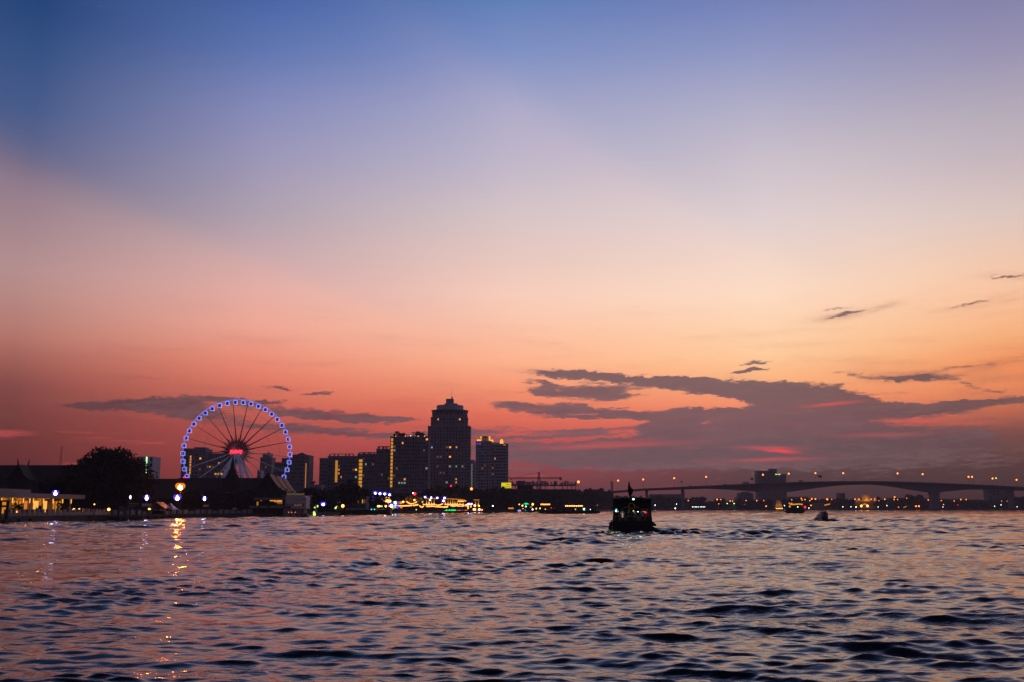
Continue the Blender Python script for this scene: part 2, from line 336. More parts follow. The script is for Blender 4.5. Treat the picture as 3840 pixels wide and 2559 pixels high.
# ------------------------------------------------------------------ ground
mb = MB(); n = len(BANK)
inner = [v + Vector((-.45, .2, 0)) for v in BANK]
edge = inner + [Vector((3500, FARY + .6, 0)), Vector((3500, 3100, 0)), Vector((-3100, 3100, 0)), Vector((-3100, 60, 0)), Vector((inner[0].x - 20, 60, 0))]
mb.prism([(v.x, v.y) for v in edge], -2.0, 1.05)
struct(mb, 'riverbank', M['land'], 'dark flat land along the river behind the quays')
mb = MB()
wl = BANK + [Vector((3400, FARY, 0))]
for a, b in zip(wl, wl[1:]):
    d = (b - a).normalized(); nrm = Vector((-d.y, d.x, 0)) * .5
    mb.add([a + Vector((0,0,-1.5)), b + Vector((0,0,-1.5)), b + nrm + Vector((0,0,-1.5)), a + nrm + Vector((0,0,-1.5)), a + Vector((0,0,1.15)), b + Vector((0,0,1.15)), b + nrm + Vector((0,0,1.15)), a + nrm + Vector((0,0,1.15))],
           [(0,3,2,1),(4,5,6,7),(0,1,5,4),(1,2,6,5),(2,3,7,6),(3,0,4,7)])
tag(mb.build('quay_wall', M['stone']), 'long dark stone quay wall along the edge of the river', 'wall')
# ------------------------------------------------------------------ trees
def crown_mesh(w, d, h, clumps, per, leaf, seed, base=0.0, flat=.6):
    rg = np.random.default_rng(seed)
    t = rg.uniform(0, 2 * math.pi, clumps); cz = rg.uniform(-.55, 1, clumps); rr = np.sqrt(np.clip(1 - (cz * .92) ** 2, .05, 1)) * rg.uniform(.35, 1, clumps) ** .6
    k_ = rg.uniform(0, 1, clumps) > .86; rr = np.where(k_, rr * 1.16, rr); cz = np.where(k_ & (cz > 0), cz * 1.16, cz)
    lob = 1 + .16 * np.sin(3 * t + seed) + .1 * np.sin(5 * t + 2 * seed)
    C = np.stack([rr * lob * np.cos(t) * w / 2 * .86, rr * lob * np.sin(t) * d / 2 * .86, (cz * .5 * (1 + .15 * np.sin(4 * t + seed)) + .42) * h * .86], -1)
    cr = rg.uniform(.10, .21, clumps) * min(w, d)
    n = clumps * per
    off = rg.normal(0, 1, (n, 3)); off /= np.linalg.norm(off, axis=1, keepdims=True) + 1e-9; off *= (rg.uniform(0, 1, (n, 1)) ** .45) * np.repeat(cr, per)[:, None]; off[:, 2] *= flat
    p = np.repeat(C, per, 0) + off; p[:, 2] += base
    a = rg.normal(0, 1, (n, 3)); a /= np.linalg.norm(a, axis=1, keepdims=True); b = np.cross(a, rg.normal(0, 1, (n, 3))); b /= np.linalg.norm(b, axis=1, keepdims=True) + 1e-9
    s = leaf * rg.uniform(.6, 1.4, (n, 1)); a *= s; b *= s * .6
    v = np.stack([p - a, p - b * .9, p + a, p + b * .9], 1).reshape(-1, 3)
    return v, C, cr
def tree_obj(name, label, cat, loc, w, d, h, trunk, seed, clumps=46, per=60, leaf=.4, m='leaf', group=None):
    """Tapered trunk with limbs running to the leaf clumps, crown of leaf-sized faces."""
    t = thing(name, label, cat, loc, group); L = Vector(loc)
    v, C, cr = crown_mesh(w, d, h, clumps, per, leaf, seed, trunk)
    me = bpy.data.meshes.new('crown'); k = len(v) // 4
    me.from_pydata(v.tolist(), [], np.arange(len(v)).reshape(-1, 4).tolist()); me.materials.append(M[m])
    c = bpy.data.objects.new('crown', me); COL.objects.link(c); c.parent = t
    mb = MB(Matrix.Translation(L)); r = max(.14, w * .022)
    top = Vector((0, 0, trunk + h * .35)); mb.path([(0, 0, -.4), (w * .01, 0, trunk * .5), (0, w * .01, trunk), top], [r * 1.5, r, r * .8, r * .3], 7)
    for i in range(0, len(C), max(1, len(C) // 12)):
        e = Vector(C[i]) + Vector((0, 0, trunk)); s0 = Vector((0, 0, trunk * rnd.uniform(.75, 1.0)))
        mb.path([s0, s0.lerp(e, .5) + Vector((0, 0, h * .05)), e], [r * .55, r * .35, r * .1], 5)
    mb.build('trunk', M['bark'], t); return t
# ------------------------------------------------------------------ lamps
def lamp(name, label, px, py, Y, r, head, group=None, ground=1.05, pole=.07, cat='lamp', rim=None, stretch=1.0, arm=0):
    p = P(px, py, Y); t = thing(name, label, cat, (p.x + arm, Y, ground), group)
    mb = MB(); mb.tube((p.x + arm, Y + r * .5, ground), (p.x + arm, Y + r * .5, p.z + (.4 if arm else 0)), pole * 1.3, pole)
    if arm: mb.tube((p.x + arm, Y + r * .5, p.z + .4), (p.x, Y + r * .3, p.z + .25), pole * .8)
    mb.build('pole', M['dark'], t)
    g = MB().ball(p, r, 10, stretch).build('globe', E[head], t, True)
    if rim:                              # glowing blue or orange ring shaped as the flare round the bulb
        MB().lathe([(r * .95, -r * 1.1), (r * 1.7, -r * .2), (r * 1.8, r * .6), (r * 1.2, r * 1.3), (r * 1.1, r * 1.3), (r * 1.7, r * .6), (r * 1.6, -r * .2), (r * .85, -r * 1.1)], p + (p - Vector((0, 0, CAMH))).normalized() * r * .9, 12).build('flare_ring', E[rim], t, True)
    return t
def text_mesh(s, size, extrude, offset=0, shear=0, bold=False):
    cu = bpy.data.curves.new('lettering', 'FONT'); cu.body = s; cu.size = size; cu.extrude = extrude; cu.offset = offset; cu.shear = shear; cu.align_x = 'CENTER'; cu.align_y = 'CENTER'; cu.resolution_u = 3
    o = bpy.data.objects.new('lettering', cu); COL.objects.link(o)
    me = bpy.data.meshes.new_from_object(o.evaluated_get(bpy.context.evaluated_depsgraph_get()))
    bpy.data.objects.remove(o); bpy.data.curves.remove(cu)
    return me

m = M['spray']; nt = m.node_tree; b = nt.nodes['Principled BSDF']; tl = nt.nodes.new('ShaderNodeBsdfTranslucent'); tl.inputs[0].default_value = (.88, .82, .9, 1)
mx_ = nt.nodes.new('ShaderNodeMixShader'); mx_.inputs[0].default_value = .6; nt.links.new(b.outputs[0], mx_.inputs[1]); nt.links.new(tl.outputs[0], mx_.inputs[2]); nt.links.new(mx_.outputs[0], nt.nodes['Material Output'].inputs[0])
# ------------------------------------------------------------------ left bank: river restaurant
def line_frame(A, B):
    return frame((A.x, A.y, 0), math.atan2(B.y - A.y, B.x - A.x))
b0, b1 = BANK[1], BANK[2]
dr = (b1 - b0).normalized(); inw = Vector((-dr.y, dr.x, 0))
def off_line(k):
    A = b0 + inw * k; B = A + dr * 60
    return A, B
def U(px, k):                           # distance along the bank of the point of line k (metres inland) seen in column px
    A, B = off_line(k); return hit(px, A, B)[1] * 60
LF = line_frame(b0, b1)                 # local frame: x along the bank, y inland
def zat(px, k, py):
    A, B = off_line(k); h = hit(px, A, B)[0]; return P(px, py, h.y).z
K0, K1 = 6.0, 9.4
ZT, ZB = zat(250, K0, 1855), zat(250, K0, 1871)
ue = U(306, K0)
rest = thing('river_restaurant', 'long white flat roofed restaurant glowing amber through its glazed front, at the left edge', 'restaurant', (b0 + inw * 8)[:2] + (1.05,))
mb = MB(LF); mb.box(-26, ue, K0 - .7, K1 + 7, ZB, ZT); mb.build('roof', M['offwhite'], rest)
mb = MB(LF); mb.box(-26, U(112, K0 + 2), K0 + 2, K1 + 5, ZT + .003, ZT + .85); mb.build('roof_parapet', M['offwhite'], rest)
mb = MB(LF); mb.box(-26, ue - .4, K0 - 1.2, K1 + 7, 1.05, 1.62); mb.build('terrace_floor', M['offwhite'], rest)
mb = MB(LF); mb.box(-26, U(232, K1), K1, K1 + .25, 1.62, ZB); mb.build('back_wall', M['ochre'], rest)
for px in (0, 41, 82, 106, 120, 158, 194, 230, 262):
    u = U(px, K0); c = MB(LF).box(u - .16, u + .16, K0 - .16, K0 + .16, 1.62, ZB).build('column', M['cream'], rest)
    MB(LF).box(u - .10, u + .10, K0 - .30, K0 - .165, ZB - 1.1, ZB - .12).build('wall_light', E['winhot'], c)
for x0, x1, mm in ((4,26,'warmroom'),(44,54,'warmroom'),(56,66,'warmroom'),(69,79,'warmroom'),(88,101,'redroom'),(121,143,'hotroom'),(160,175,'hotroom'),(196,213,'warmroom'),(217,229,'warmroom')):
    a, b = U(x0, K1), U(x1, K1)
    f = MB(LF)
    for q in (a - .06, b): f.box(q, q + .06, K1 - .10, K1 - .003, 1.62, ZB - .5)
    f.box(a, b, K1 - .10, K1 - .003, ZB - .56, ZB - .5)
    fr = f.build('window', M['dark'], rest)
    MB(LF).box(a, b, K1 - .05, K1 - .006, 1.62, ZB - .56).build('pane', E[mm], fr)
for px in (20, 75, 132, 205):
    u = U(px, K0); q = LF @ Vector((u, (K0 + K1) / 2, ZB - .35))
    l = bpy.data.lights.new('veranda_lamp', 'POINT'); l.energy = 90; l.color = (1, .42, .08); l.shadow_soft_size = .15
    o = bpy.data.objects.new('veranda_lamp', l); COL.objects.link(o); o.location = q - ORG[rest.name]; o.parent = rest
# white balustrade in front
K2 = 1.0
bal = thing('balustrade', 'white low balustrade with square posts on the quay before the amber restaurant', 'balustrade', (b0 + inw * K2)[:2] + (1.1,))
ub0, ub1 = U(24, K2), U(416, K2)
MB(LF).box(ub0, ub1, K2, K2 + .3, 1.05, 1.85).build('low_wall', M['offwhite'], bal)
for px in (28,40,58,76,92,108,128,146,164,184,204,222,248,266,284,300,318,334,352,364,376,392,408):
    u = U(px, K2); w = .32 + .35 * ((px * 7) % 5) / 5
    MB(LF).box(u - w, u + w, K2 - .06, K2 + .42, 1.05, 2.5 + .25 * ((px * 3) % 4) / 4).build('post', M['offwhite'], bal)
gate = thing('jetty_gate', 'black portal frame standing at the end of the jetty in front of the restaurant', 'gate', (LF @ Vector((U(14, -1.5), -1.5, .4))))
u0, u1 = U(2, -1.5), U(29, -1.5); zt = zat(15, -1.5, 1883)
for u in (u0, u1 - .1): MB(LF).box(u - .18, u + .18, -1.7, -1.3, .4, zt).build('post', M['black'], gate)
MB(LF).box(u0 - .18, u1 + .08, -1.72, -1.28, zt + .003, zt + .3).build('lintel', M['black'], gate)
MB(LF).box(u0 + .18, u1 - .28, -1.55, -1.45, zt - 1.0, zt - .6).build('name_board', M['dark'], gate)
pon = thing('pontoon', 'black floating pontoon moored under the jetty gate in the lower left corner', 'pontoon', (LF @ Vector((-4, -2.5, 0))))
MB(LF).box(-22, U(47, -4), -4.2, -.15, -.4, .62).build('float', M['black'], pon)
for u in (-8, -2, 3): MB(LF).tube((u, -4.3, .2), (u, -4.3, .75), .3, n=8).build('fender', M['rubber'], pon)
# potted shrubs and palms by the terrace
def shrub(label, px, k, w, h, seed, group='shrubs on the restaurant terrace'):
    q = LF @ Vector((U(px, k), k, 1.62)); t = thing('potted_shrub', label, 'shrub', q, group)
    v, C, cr = crown_mesh(w, w, h, 16, 40, .13, seed, .45)
    me = bpy.data.meshes.new('foliage'); me.from_pydata(v.tolist(), [], np.arange(len(v)).reshape(-1, 4).tolist()); me.materials.append(M['leafdark'])
    c = bpy.data.objects.new('foliage', me); COL.objects.link(c); c.parent = t
    MB(Matrix.Translation(q)).lathe([(.22, 0), (.34, .5), (.36, .5), (.36, .56)], (0,0,0), 10).build('pot', M['concrete'], t)
shrub('dense dark potted shrub before the first lit windows, beside the jetty gate', 62, 4.2, 2.0, 1.9, 3)
shrub('wide dark potted shrub right of the first windows on the terrace', 74, 4.4, 1.6, 1.6, 4)
shrub('tall dark potted shrub before the last lit window of the restaurant', 222, 4.2, 1.5, 2.4, 5)
shrub('big dark potted shrub filling the unlit last bay of the restaurant', 243, 4.4, 2.2, 2.6, 6)
shrub('small potted shrub in the middle of the terrace below the brightest window', 150, 4.4, 1.0, 1.3, 7)
# ------------------------------------------------------------------ lamps of the left bank
G1 = 'blue white flood lamps along the temple quay'
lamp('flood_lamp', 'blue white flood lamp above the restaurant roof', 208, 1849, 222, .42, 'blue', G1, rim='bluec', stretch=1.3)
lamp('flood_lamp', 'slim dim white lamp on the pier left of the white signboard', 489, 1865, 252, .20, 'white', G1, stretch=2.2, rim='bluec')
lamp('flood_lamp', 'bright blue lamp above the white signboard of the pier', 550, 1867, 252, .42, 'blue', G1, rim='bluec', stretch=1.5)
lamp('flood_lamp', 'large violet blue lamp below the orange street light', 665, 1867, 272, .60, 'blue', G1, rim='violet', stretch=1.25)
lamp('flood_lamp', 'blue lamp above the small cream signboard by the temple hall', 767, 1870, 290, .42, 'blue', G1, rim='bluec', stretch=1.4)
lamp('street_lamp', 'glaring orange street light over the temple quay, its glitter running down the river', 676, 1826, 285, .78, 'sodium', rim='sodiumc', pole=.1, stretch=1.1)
G2 = 'small amber garden lamps on the quay'
for px, py, r, l in ((277,1912,.30,'right after the end of the restaurant'),(297,1912,.28,'second after the end of the restaurant, above the balustrade'),(408,1911,.34,'where the white balustrade ends'),(354,1892,.15,'tiny and high, in the dark under the big tree'),(560,1911,.36,'under the left eave of the pier pavilion'),(617,1910,.30,'under the orange right eave of the pier pavilion'),(659,1920,.30,'low on the quay right of the grey tent roof'),(684,1918,.22,'on the dark quay below the violet lamp')):
    lamp('garden_lamp', 'small amber lamp ' + l, px, py, bankY(px) + 9, r, 'amber' if px != 617 else 'orange', G2)
lamp('garden_lamp', 'small red lamp glowing among the shrubs of the terrace', 60, 1921, bankY(60) + 3.0, .26, 'orange')
# ------------------------------------------------------------------ trees on the left
tree_obj('rain_tree', 'huge black rain tree with a wide ragged crown, the biggest tree', 'tree', P(398, 1920, 272)[:2] + (1.05,), 24.5, 19, 15.6, 3.2, 5, 150, 150, .40, 'leafdark')
tree_obj('broadleaf_tree', 'dark tree under the left side of the huge rain tree', 'tree', P(270, 1920, 262)[:2] + (1.05,), 17, 12, 9.5, 2.0, 8, 80, 100, .36, 'leafdark')
tree_obj('broadleaf_tree', 'low dark tree at the right foot of the huge rain tree', 'tree', P(505, 1920, 285)[:2] + (1.05,), 13, 9, 9.5, 1.6, 9, 60, 100, .36, 'leafdark')
tree_obj('broadleaf_tree', 'dark tree before the temple hall below the violet lamp', 'tree', P(735, 1920, 318)[:2] + (1.05,), 13, 9, 6.2, 1.6, 19, 46, 80, .3, 'leafdark')
tree_obj('broadleaf_tree', 'dark tree under the temple spire behind the pier', 'tree', P(915, 1920, 338)[:2] + (1.05,), 15, 9, 6.8, 1.6, 29, 46, 80, .3, 'leafdark')
# ------------------------------------------------------------------ temple halls
def thai_hall(name, label, cx, Y, zr, length, halfw, base=1.05, yaw=0.0, m='darktile', eave=None, spikes=True):
    """Hall whose ridge runs along local x: concave tiled roof, gable boards with finials, wall."""
    t = thing(name, label, 'temple hall', (cx, Y, base)); mx = frame((cx, Y, 0), yaw)
    ze = eave if eave else base + (zr - base) * .42
    prof = [(halfw * (1 - q), ze + (zr - ze) * (q ** 1.55)) for q in (0, .2, .4, .6, .8, 1)]
    full = [(-a, b) for a, b in prof[:-1]] + prof[::-1]
    mb = MB(mx); L = length / 2
    vs = [(x, y, z) for x in (-L, L) for y, z in full] + [(x, y, z - .25) for x in (-L, L) for y, z in full]
    n = len(full); fs = [(i, i + 1, n + i + 1, n + i) for i in range(n - 1)] + [(2 * n + i, 3 * n + i, 3 * n + i + 1, 2 * n + i + 1) for i in range(n - 1)]
    fs += [(0, n, 3 * n, 2 * n), (n - 1, 3 * n - 1, 4 * n - 1, 2 * n - 1)] + [(i, 2 * n + i, 2 * n + i + 1, i + 1) for i in range(n - 1)] + [(n + i, n + i + 1, 3 * n + i + 1, 3 * n + i) for i in range(n - 1)]
    mb.add(vs, fs); mb.build('roof', M[m], t)
    w = MB(mx); w.box(-L + .8, L - .8, -halfw * .8, halfw * .8, base, ze + .02)
    for x in (-L + .8, L - 1.0): w.prism([(-halfw * .78, ze), (halfw * .78, ze), (0, zr - .6)], x, x + .2, 'x')
    w.build('wall', M['dark'], t)
    if spikes:
        for x in (-L, L):
            mb = MB(mx); mb.path([(x, 0, zr - .3), (x * 1.003, 0, zr + .5), (x + (.5 if x > 0 else -.5), 0, zr + 1.2), (x + (.3 if x > 0 else -.3), 0, zr + 2.0)], [.24, .2, .14, .03], 5)
            for sg in (-1, 1): mb.path([(x, sg * a, b + .1) for a, b in prof], .18, 5)
            mb.build('finial', M['darktile'], t)
    return t
thai_hall('temple_hall', 'long dark temple hall whose ridge meets the left edge above the restaurant', PX(215, 300, 1760), 300, PZ(1745, 300), 46, 9, m='darktile', spikes=False)
g = thai_hall('temple_gate', 'faint grey steep gable rising before the long hall at the left edge', PX(86, 288, 1760), 288, PZ(1744, 288), 6, 3.3, yaw=math.pi / 2, m='darktile', eave=PZ(1800, 288))
thai_hall('temple_hall', 'low dark hall between the big tree and the ferris wheel', PX(590, 380, 1797), 380, PZ(1796, 380), 26, 7, spikes=False)
thai_hall('temple_hall', 'black temple hall with a long level ridge below the ferris wheel', PX(845, 365, 1793), 365, PZ(1793, 365), 34, 8, spikes=False)
MB().box(PX(700, 345), PX(990, 345), 345, 346, 1.05, PZ(1850, 345)).build('x', M['dark'])
o = bpy.data.objects['x']; o.name = 'temple_wall'; tag(o, 'plain dark wall of the temple yard under the long black ridge', 'wall')
Ysp = 350; csp = P(870, 1800, Ysp)
sp = thing('temple_spire', 'slender stepped black spire in front of the ferris wheel', 'spire', (csp.x, Ysp, 1.05))
pw = Ysp / FPX * 1.0
prof = []
rows = [(1870,44),(1798,44),(1797,26),(1791,27),(1790,20),(1783,21),(1782,15.5),(1774,16.5),(1773,12),(1765,13),(1764,9.5),(1756,10),(1755,7.4),(1747,7.8),(1746,5.8),(1736,5.8),(1728,4.2),(1716,2.4),(1700,.6)]
MB().lathe([(w * pw, PZ(y, Ysp)) for y, w in rows], (csp.x, Ysp, 0), 12).build('tiers', M['darktile'], sp)
for y, w in ((1797,28),(1790,21),(1782,16),(1773,12)):
    for k in range(8):
        a = k * math.pi / 4 + .2; q = Vector((csp.x + w * pw * math.cos(a), Ysp + w * pw * math.sin(a), PZ(y, Ysp)))
        MB().path([q, q + Vector((.3 * math.cos(a), .3 * math.sin(a), .7)), q + Vector((.2 * math.cos(a), .2 * math.sin(a), 1.3))], [.16, .12, .02], 5).build('antefix', M['darktile'], sp)
MB().box(csp.x - 1, csp.x + 1, Ysp - 1, Ysp + 1, 1.05, PZ(1870, Ysp)).build('plinth', M['dark'], sp)
# tiered orange roof, ridge running away from the river view
Yr = 352
tr = thing('tiered_roof_hall', 'temple hall with three stepped orange tiled roofs above the white river boat', 'temple hall', P(1030, 1900, Yr)[:2] + (1.05,))
z0 = PZ(1779, Yr); ze = PZ(1847, Yr); x0 = PX(1005, Yr, 1780); hw = PX(1070, Yr, 1846) - x0
segs = [(0, 9.5, 0), (9.5, 20, -.35), (20, 29, -.75)]
for i, (a, b, dz) in enumerate(segs):
    prof = [(hw * q, (z0 + dz) - (z0 - ze) * (1 - (1 - q) ** 1.75)) for q in (0, .12, .25, .4, .55, .7, .85, 1)]
    mb = MB()
    for sg in (1, -1):
        mb.grid([[(x0 + sg * w, Yr + a, z), (x0 + sg * w, Yr + b, z)] for w, z in prof])
    mb.build('roof_tier', M['tile'], tr, solid=.22)
    bd = MB()
    for sg in (1, -1): bd.path([(x0 + sg * w, Yr + a - .1, z + .22) for w, z in prof], .42, 5)
    zz = z0 + dz; bd.path([(x0, Yr + a - .1, zz), (x0 - .1, Yr + a - .25, zz + .7), (x0 - .35, Yr + a - .3, zz + 1.2), (x0 - .15, Yr + a - .3, zz + 2.0)], [.3, .24, .16, .03], 5)
    w, z = prof[5]; bd.path([(x0 + w, Yr + a - .1, z), (x0 + w + .3, Yr + a - .1, z + .7), (x0 + w + .2, Yr + a - .1, z + 1.4)], [.24, .16, .03], 5)
    w, z = prof[7]; bd.path([(x0 + w, Yr + a - .1, z), (x0 + w + .5, Yr + a - .1, z + .3), (x0 + w + .7, Yr + a - .1, z + 1.0)], [.24, .16, .03], 5)
    bd.build('bargeboard', M['darktile'], tr)
gb = MB(); gb.prism([(x0 - hw * .8, ze - .2), (x0 + hw * .8, ze - .2), (x0 + hw * .3, z0 - (z0 - ze) * .62), (x0, z0 - .3), (x0 - hw * .3, z0 - (z0 - ze) * .62)], Yr + .25, Yr + .5, 'y'); gb.build('gable', M['dark'], tr)
MB().box(x0 - hw * .8, x0 + hw * .8, Yr + .6, Yr + 28.6, 1.05, ze + .3).build('wall', M['dark'], tr)
# lower hall with a lit name board
bd = thing('boat_station', 'dark boat station behind the white boat, faint lit letters along its eave', 'boat station', P(1110, 1900, 345)[:2] + (1.05,))
xa, xb = PX(1062, 345), PX(1156, 345)
MB().box(xa, xb, 345, 350, 1.05, PZ(1862, 345)).build('wall', M['dark'], bd)
MB().box(xa - .6, xb + .2, 344, 351, PZ(1862, 345) + .003, PZ(1858, 345)).build('eave', M['offwhite'], bd)
MB().box(PX(1074, 344), PX(1140, 344), 343.7, 343.99, PZ(1858, 344), PZ(1850.5, 344)).build('name_board', E['signd'], bd)
# pier: pavilion with a gabled roof, tent, gantries, boards
Yp = bankY(590) + 3
pv = thing('pier_pavilion', 'small gabled pier pavilion, its right roof slope glowing orange', 'pavilion', P(593, 1940, Yp)[:2] + (.9,))
xl, xr, xm = PX(565, Yp), PX(617, Yp), PX(584, Yp); zr, zl, zrr = PZ(1884, Yp), PZ(1906, Yp), PZ(1907, Yp)
for nm, (xe, z2), mm in (('left_roof_slope', (xl, zl), 'offwhite'), ('right_roof_slope', (xr, zrr), 'tile')):  # right slope coloured orange for the lamplight on it, left one grey
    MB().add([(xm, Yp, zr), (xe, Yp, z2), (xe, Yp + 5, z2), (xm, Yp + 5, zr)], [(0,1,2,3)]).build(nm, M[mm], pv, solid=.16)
MB().prism([(xl + .3, zl), (xr - .3, zrr), (xm, zr - .2)], Yp + .3, Yp + .45, 'y').build('gable', M['wood'], pv)
for x in (xl + .4, xm + .3, xr - .3):
    for y in (Yp + .4, Yp + 4.6): MB().tube((x, y, .4), (x, y, zl), .11).build('post', M['dark'], pv)
MB().box(xl + .1, xr - .1, Yp + .1, Yp + 4.9, .9, 1.15).build('deck', M['wood'], pv)
MB().box(xl + .4, PX(612, Yp), Yp + .25, Yp + .37, 1.15, 2.05).build('railing', M['black'], pv)
l = bpy.data.lights.new('slope_light', 'POINT'); l.energy = 60; l.color = (1, .4, .08); l.shadow_soft_size = .1  # added light over the right slope, for the street light falling on it
o = bpy.data.objects.new('slope_light', l); COL.objects.link(o); o.location = Vector((xr + .8, Yp + 1, zrr + 1.2)) - ORG[pv.name]; o.parent = pv
tn = thing('tent', 'pale grey peaked tent beside the orange lit pavilion', 'tent', P(632, 1940, Yp + 6)[:2] + (1.05,))
xl, xr, xm = PX(606, Yp + 6), PX(657, Yp + 6), PX(636, Yp + 6)
MB().add([(xl, Yp + 4, PZ(1912, Yp + 6)), (xr, Yp + 4, PZ(1912, Yp + 6)), (xr, Yp + 9, PZ(1912, Yp + 6)), (xl, Yp + 9, PZ(1912, Yp + 6)), (xm, Yp + 6.5, PZ(1887, Yp + 6))], [(0,1,4),(1,2,4),(2,3,4),(3,0,4)]).build('canvas_roof', M['offwhite'], tn, solid=.05)
for x in (xl + .1, xr - .1):
    for y in (Yp + 4.1, Yp + 8.9): MB().tube((x, y, 1.05), (x, y, PZ(1912, Yp + 6)), .06).build('leg', M['metal'], tn)
def board(label, px0, px1, py0, py1, Y, m, cat='signboard'):
    t = thing('signboard', label, cat, (PX((px0 + px1) / 2, Y), Y, 1.05), 'signboards along the quay')
    MB().box(PX(px0, Y), PX(px1, Y), Y, Y + .15, PZ(py1, Y), PZ(py0, Y)).build('panel', m, t)
    for f in (.15, .85):
        x = PX(px0 + (px1 - px0) * f, Y); MB().tube((x, Y + .24, 1.05), (x, Y + .24, PZ(py0, Y) - .1), .07).build('post', M['dark'], t)
board('long white signboard under the bright blue lamp', 532, 566, 1889, 1900, 247, M['white'])
board('cream signboard under the blue lamp right of the pier', 762, 781, 1893, 1901, 286, M['cream'])
board('small pale green signboard low before the dark temple wall', 873, 888, 1905, 1912, 322, M['white'])
board('dim grey signboard left of the white one on the pier', 484, 518, 1887, 1899, 246, M['metal'])
board('pale narrow board mounted high on the temple wall', 843, 898, 1846, 1849, 340, M['offwhite'])
gt = thing('pier_gantry', 'dark post and beam gantry over the pier, below the dim lamp', 'gantry', P(490, 1940, Yp - 4)[:2] + (.5,))
Yg = bankY(490) + .8
for px in (447, 474, 516):
    MB().tube((PX(px, Yg), Yg, -.6), (PX(px, Yg), Yg, PZ(1893, Yg)), .16, n=8).build('post', M['dark'], gt)
MB().box(PX(444, Yg), PX(519, Yg), Yg - .2, Yg + .2, PZ(1896, Yg), PZ(1892, Yg)).build('beam', M['dark'], gt)
pp = thing('pier_pontoon', 'long black landing pontoon below the gantry and the pier pavilion', 'pontoon', P(530, 1945, Yg - 2)[:2] + (0,))
xs = [P(px, 1948, bankY(px) - 2.2) for px in (424, 640)]
fr2 = line_frame(xs[0], xs[1]); Lp = (xs[1] - xs[0]).xy.length
MB(fr2).box(0, Lp, -1.6, 1.6, -.5, .75).build('float', M['black'], pp)
MB(fr2).box(.4, Lp - .4, -1.3, 1.3, .753, .95).build('deck', M['wood'], pp)
for k in range(7): MB(fr2).tube((2 + k * Lp / 7.5, -1.75, -.1), (2 + k * Lp / 7.5, -1.75, .7), .28, n=8).build('tyre_fender', M['rubber'], pp)
qf = thing('quay_fence', 'dim pale panel fence along the quay behind the pier', 'fence', P(600, 1930, bankY(600) + 10)[:2] + (1.05,))
pr = None
for px in range(424, 936, 22):
    y0, y1 = bankY(px) + 8, bankY(px + 18) + 8
    a, b = Vector((PX(px, y0), y0, 0)), Vector((PX(px + 18, y1), y1, 0)); f = line_frame(a, b); LL = (b - a).length
    MB(f).box(0, LL, 0, .08, 1.1, 2.25 if (px // 22) % 4 else 1.9).build('panel', M['offwhite'] if (px // 22) % 3 else M['concrete'], qf)
    MB(f).box(-.25, -.02, -.1, .18, 1.05, 2.4).build('post', M['dark'], qf)
# neon flower behind the street light
ns = thing('neon_sign', 'small pink neon flower sign beside the bottom of the ferris wheel', 'neon sign', (PX(695, 420), 420, 1.05))
c = P(695, 1799, 420)
MB().tube((c.x, 420.5, 1.05), (c.x, 420.5, c.z + .5), .12).build('pole', M['dark'], ns)
mb = MB()
for k in range(4):
    a = k * math.pi / 2 + .5; q = c + Vector((math.cos(a) * .75, 0, math.sin(a) * .75))
    mb.path([q + Vector((math.cos(t) * .55, 0, math.sin(t) * .55)) for t in np.linspace(0, 5.8, 10)], .13, 5)
mb.build('petals', E['pink'], ns)
MB().ball(P(698, 1812, 419.8), .62, 10).build('globe', E['pinkw'], ns, True)
# ------------------------------------------------------------------ ferris wheel
YW = 533; CW = P(889, 1693.5, YW); RW = 27.7
wheel = thing('ferris_wheel', 'tall ferris wheel outlined in blue white lights with a red neon sign at its hub', 'ferris wheel', (CW.x, YW, 1.05))
WF = frame(CW, R(15.4 - 5))
def pol(r, a, y=0): return (r * math.sin(a), y, r * math.cos(a))
for nm, y in (('rim', -.8), ('rim', .8)):
    MB(WF).path([pol(RW, 2 * math.pi * k / 84, y) for k in range(84)], .13, 5, True).build(nm, E['rim'], wheel)
mb = MB(WF)
for k in range(84): mb.tube(pol(RW, 2 * math.pi * k / 84, -.8), pol(RW, 2 * math.pi * (k + .5) / 84, .8), .06, n=4)
mb.build('rim_bracing', M['steel'], wheel)
for r in (RW * .62, RW * .80): MB(WF).path([pol(r, 2 * math.pi * k / 63) for k in range(63)], .05, 4, True).build('hoop', M['metal'], wheel)
for k in range(21):
    a = R(10) + k * 2 * math.pi / 21; mb = MB(WF); low = math.cos(a) < -.05
    for y in (-1, 1): mb.tube(pol(1.6, a, y * 2.0), pol(RW - .2, a, y * .7), .20, .085, 5)
    for j in range(12):
        r0, r1 = 3 + j * 2, 5 + j * 2; s = 1 if j % 2 else -1
        mb.tube(pol(r0, a, s * (2.0 - 1.3 * r0 / RW)), pol(r1, a, -s * (2.0 - 1.3 * r1 / RW)), .05, n=4)
    mb.build('spoke', E['leglow'] if low else M['metal'], wheel)
for k in range(42):
    a = (k + .5) * 2 * math.pi / 42; L = 9.4 if k % 2 else 7.8
    def pt(r, w, y): return (r * math.sin(a) + w * math.cos(a), y, r * math.cos(a) - w * math.sin(a))
    mb = MB(WF)
    mb.add([pt(2.4, -.05, -1.6), pt(5.2, -.38, -1.5), pt(L, 0, -1.3), pt(5.2, .38, -1.5), pt(2.4, .05, -1.6), pt(5.2, 0, -1.2)], [(0,1,5),(1,2,5),(2,3,5),(3,4,5),(0,4,3,2,1)])
    mb.build('hub_petal', M['dark'], wheel)
MB(WF).path([(0, -3.2, 0), (0, 3.2, 0)], 1.5, 16).build('hub', M['metal'], wheel)
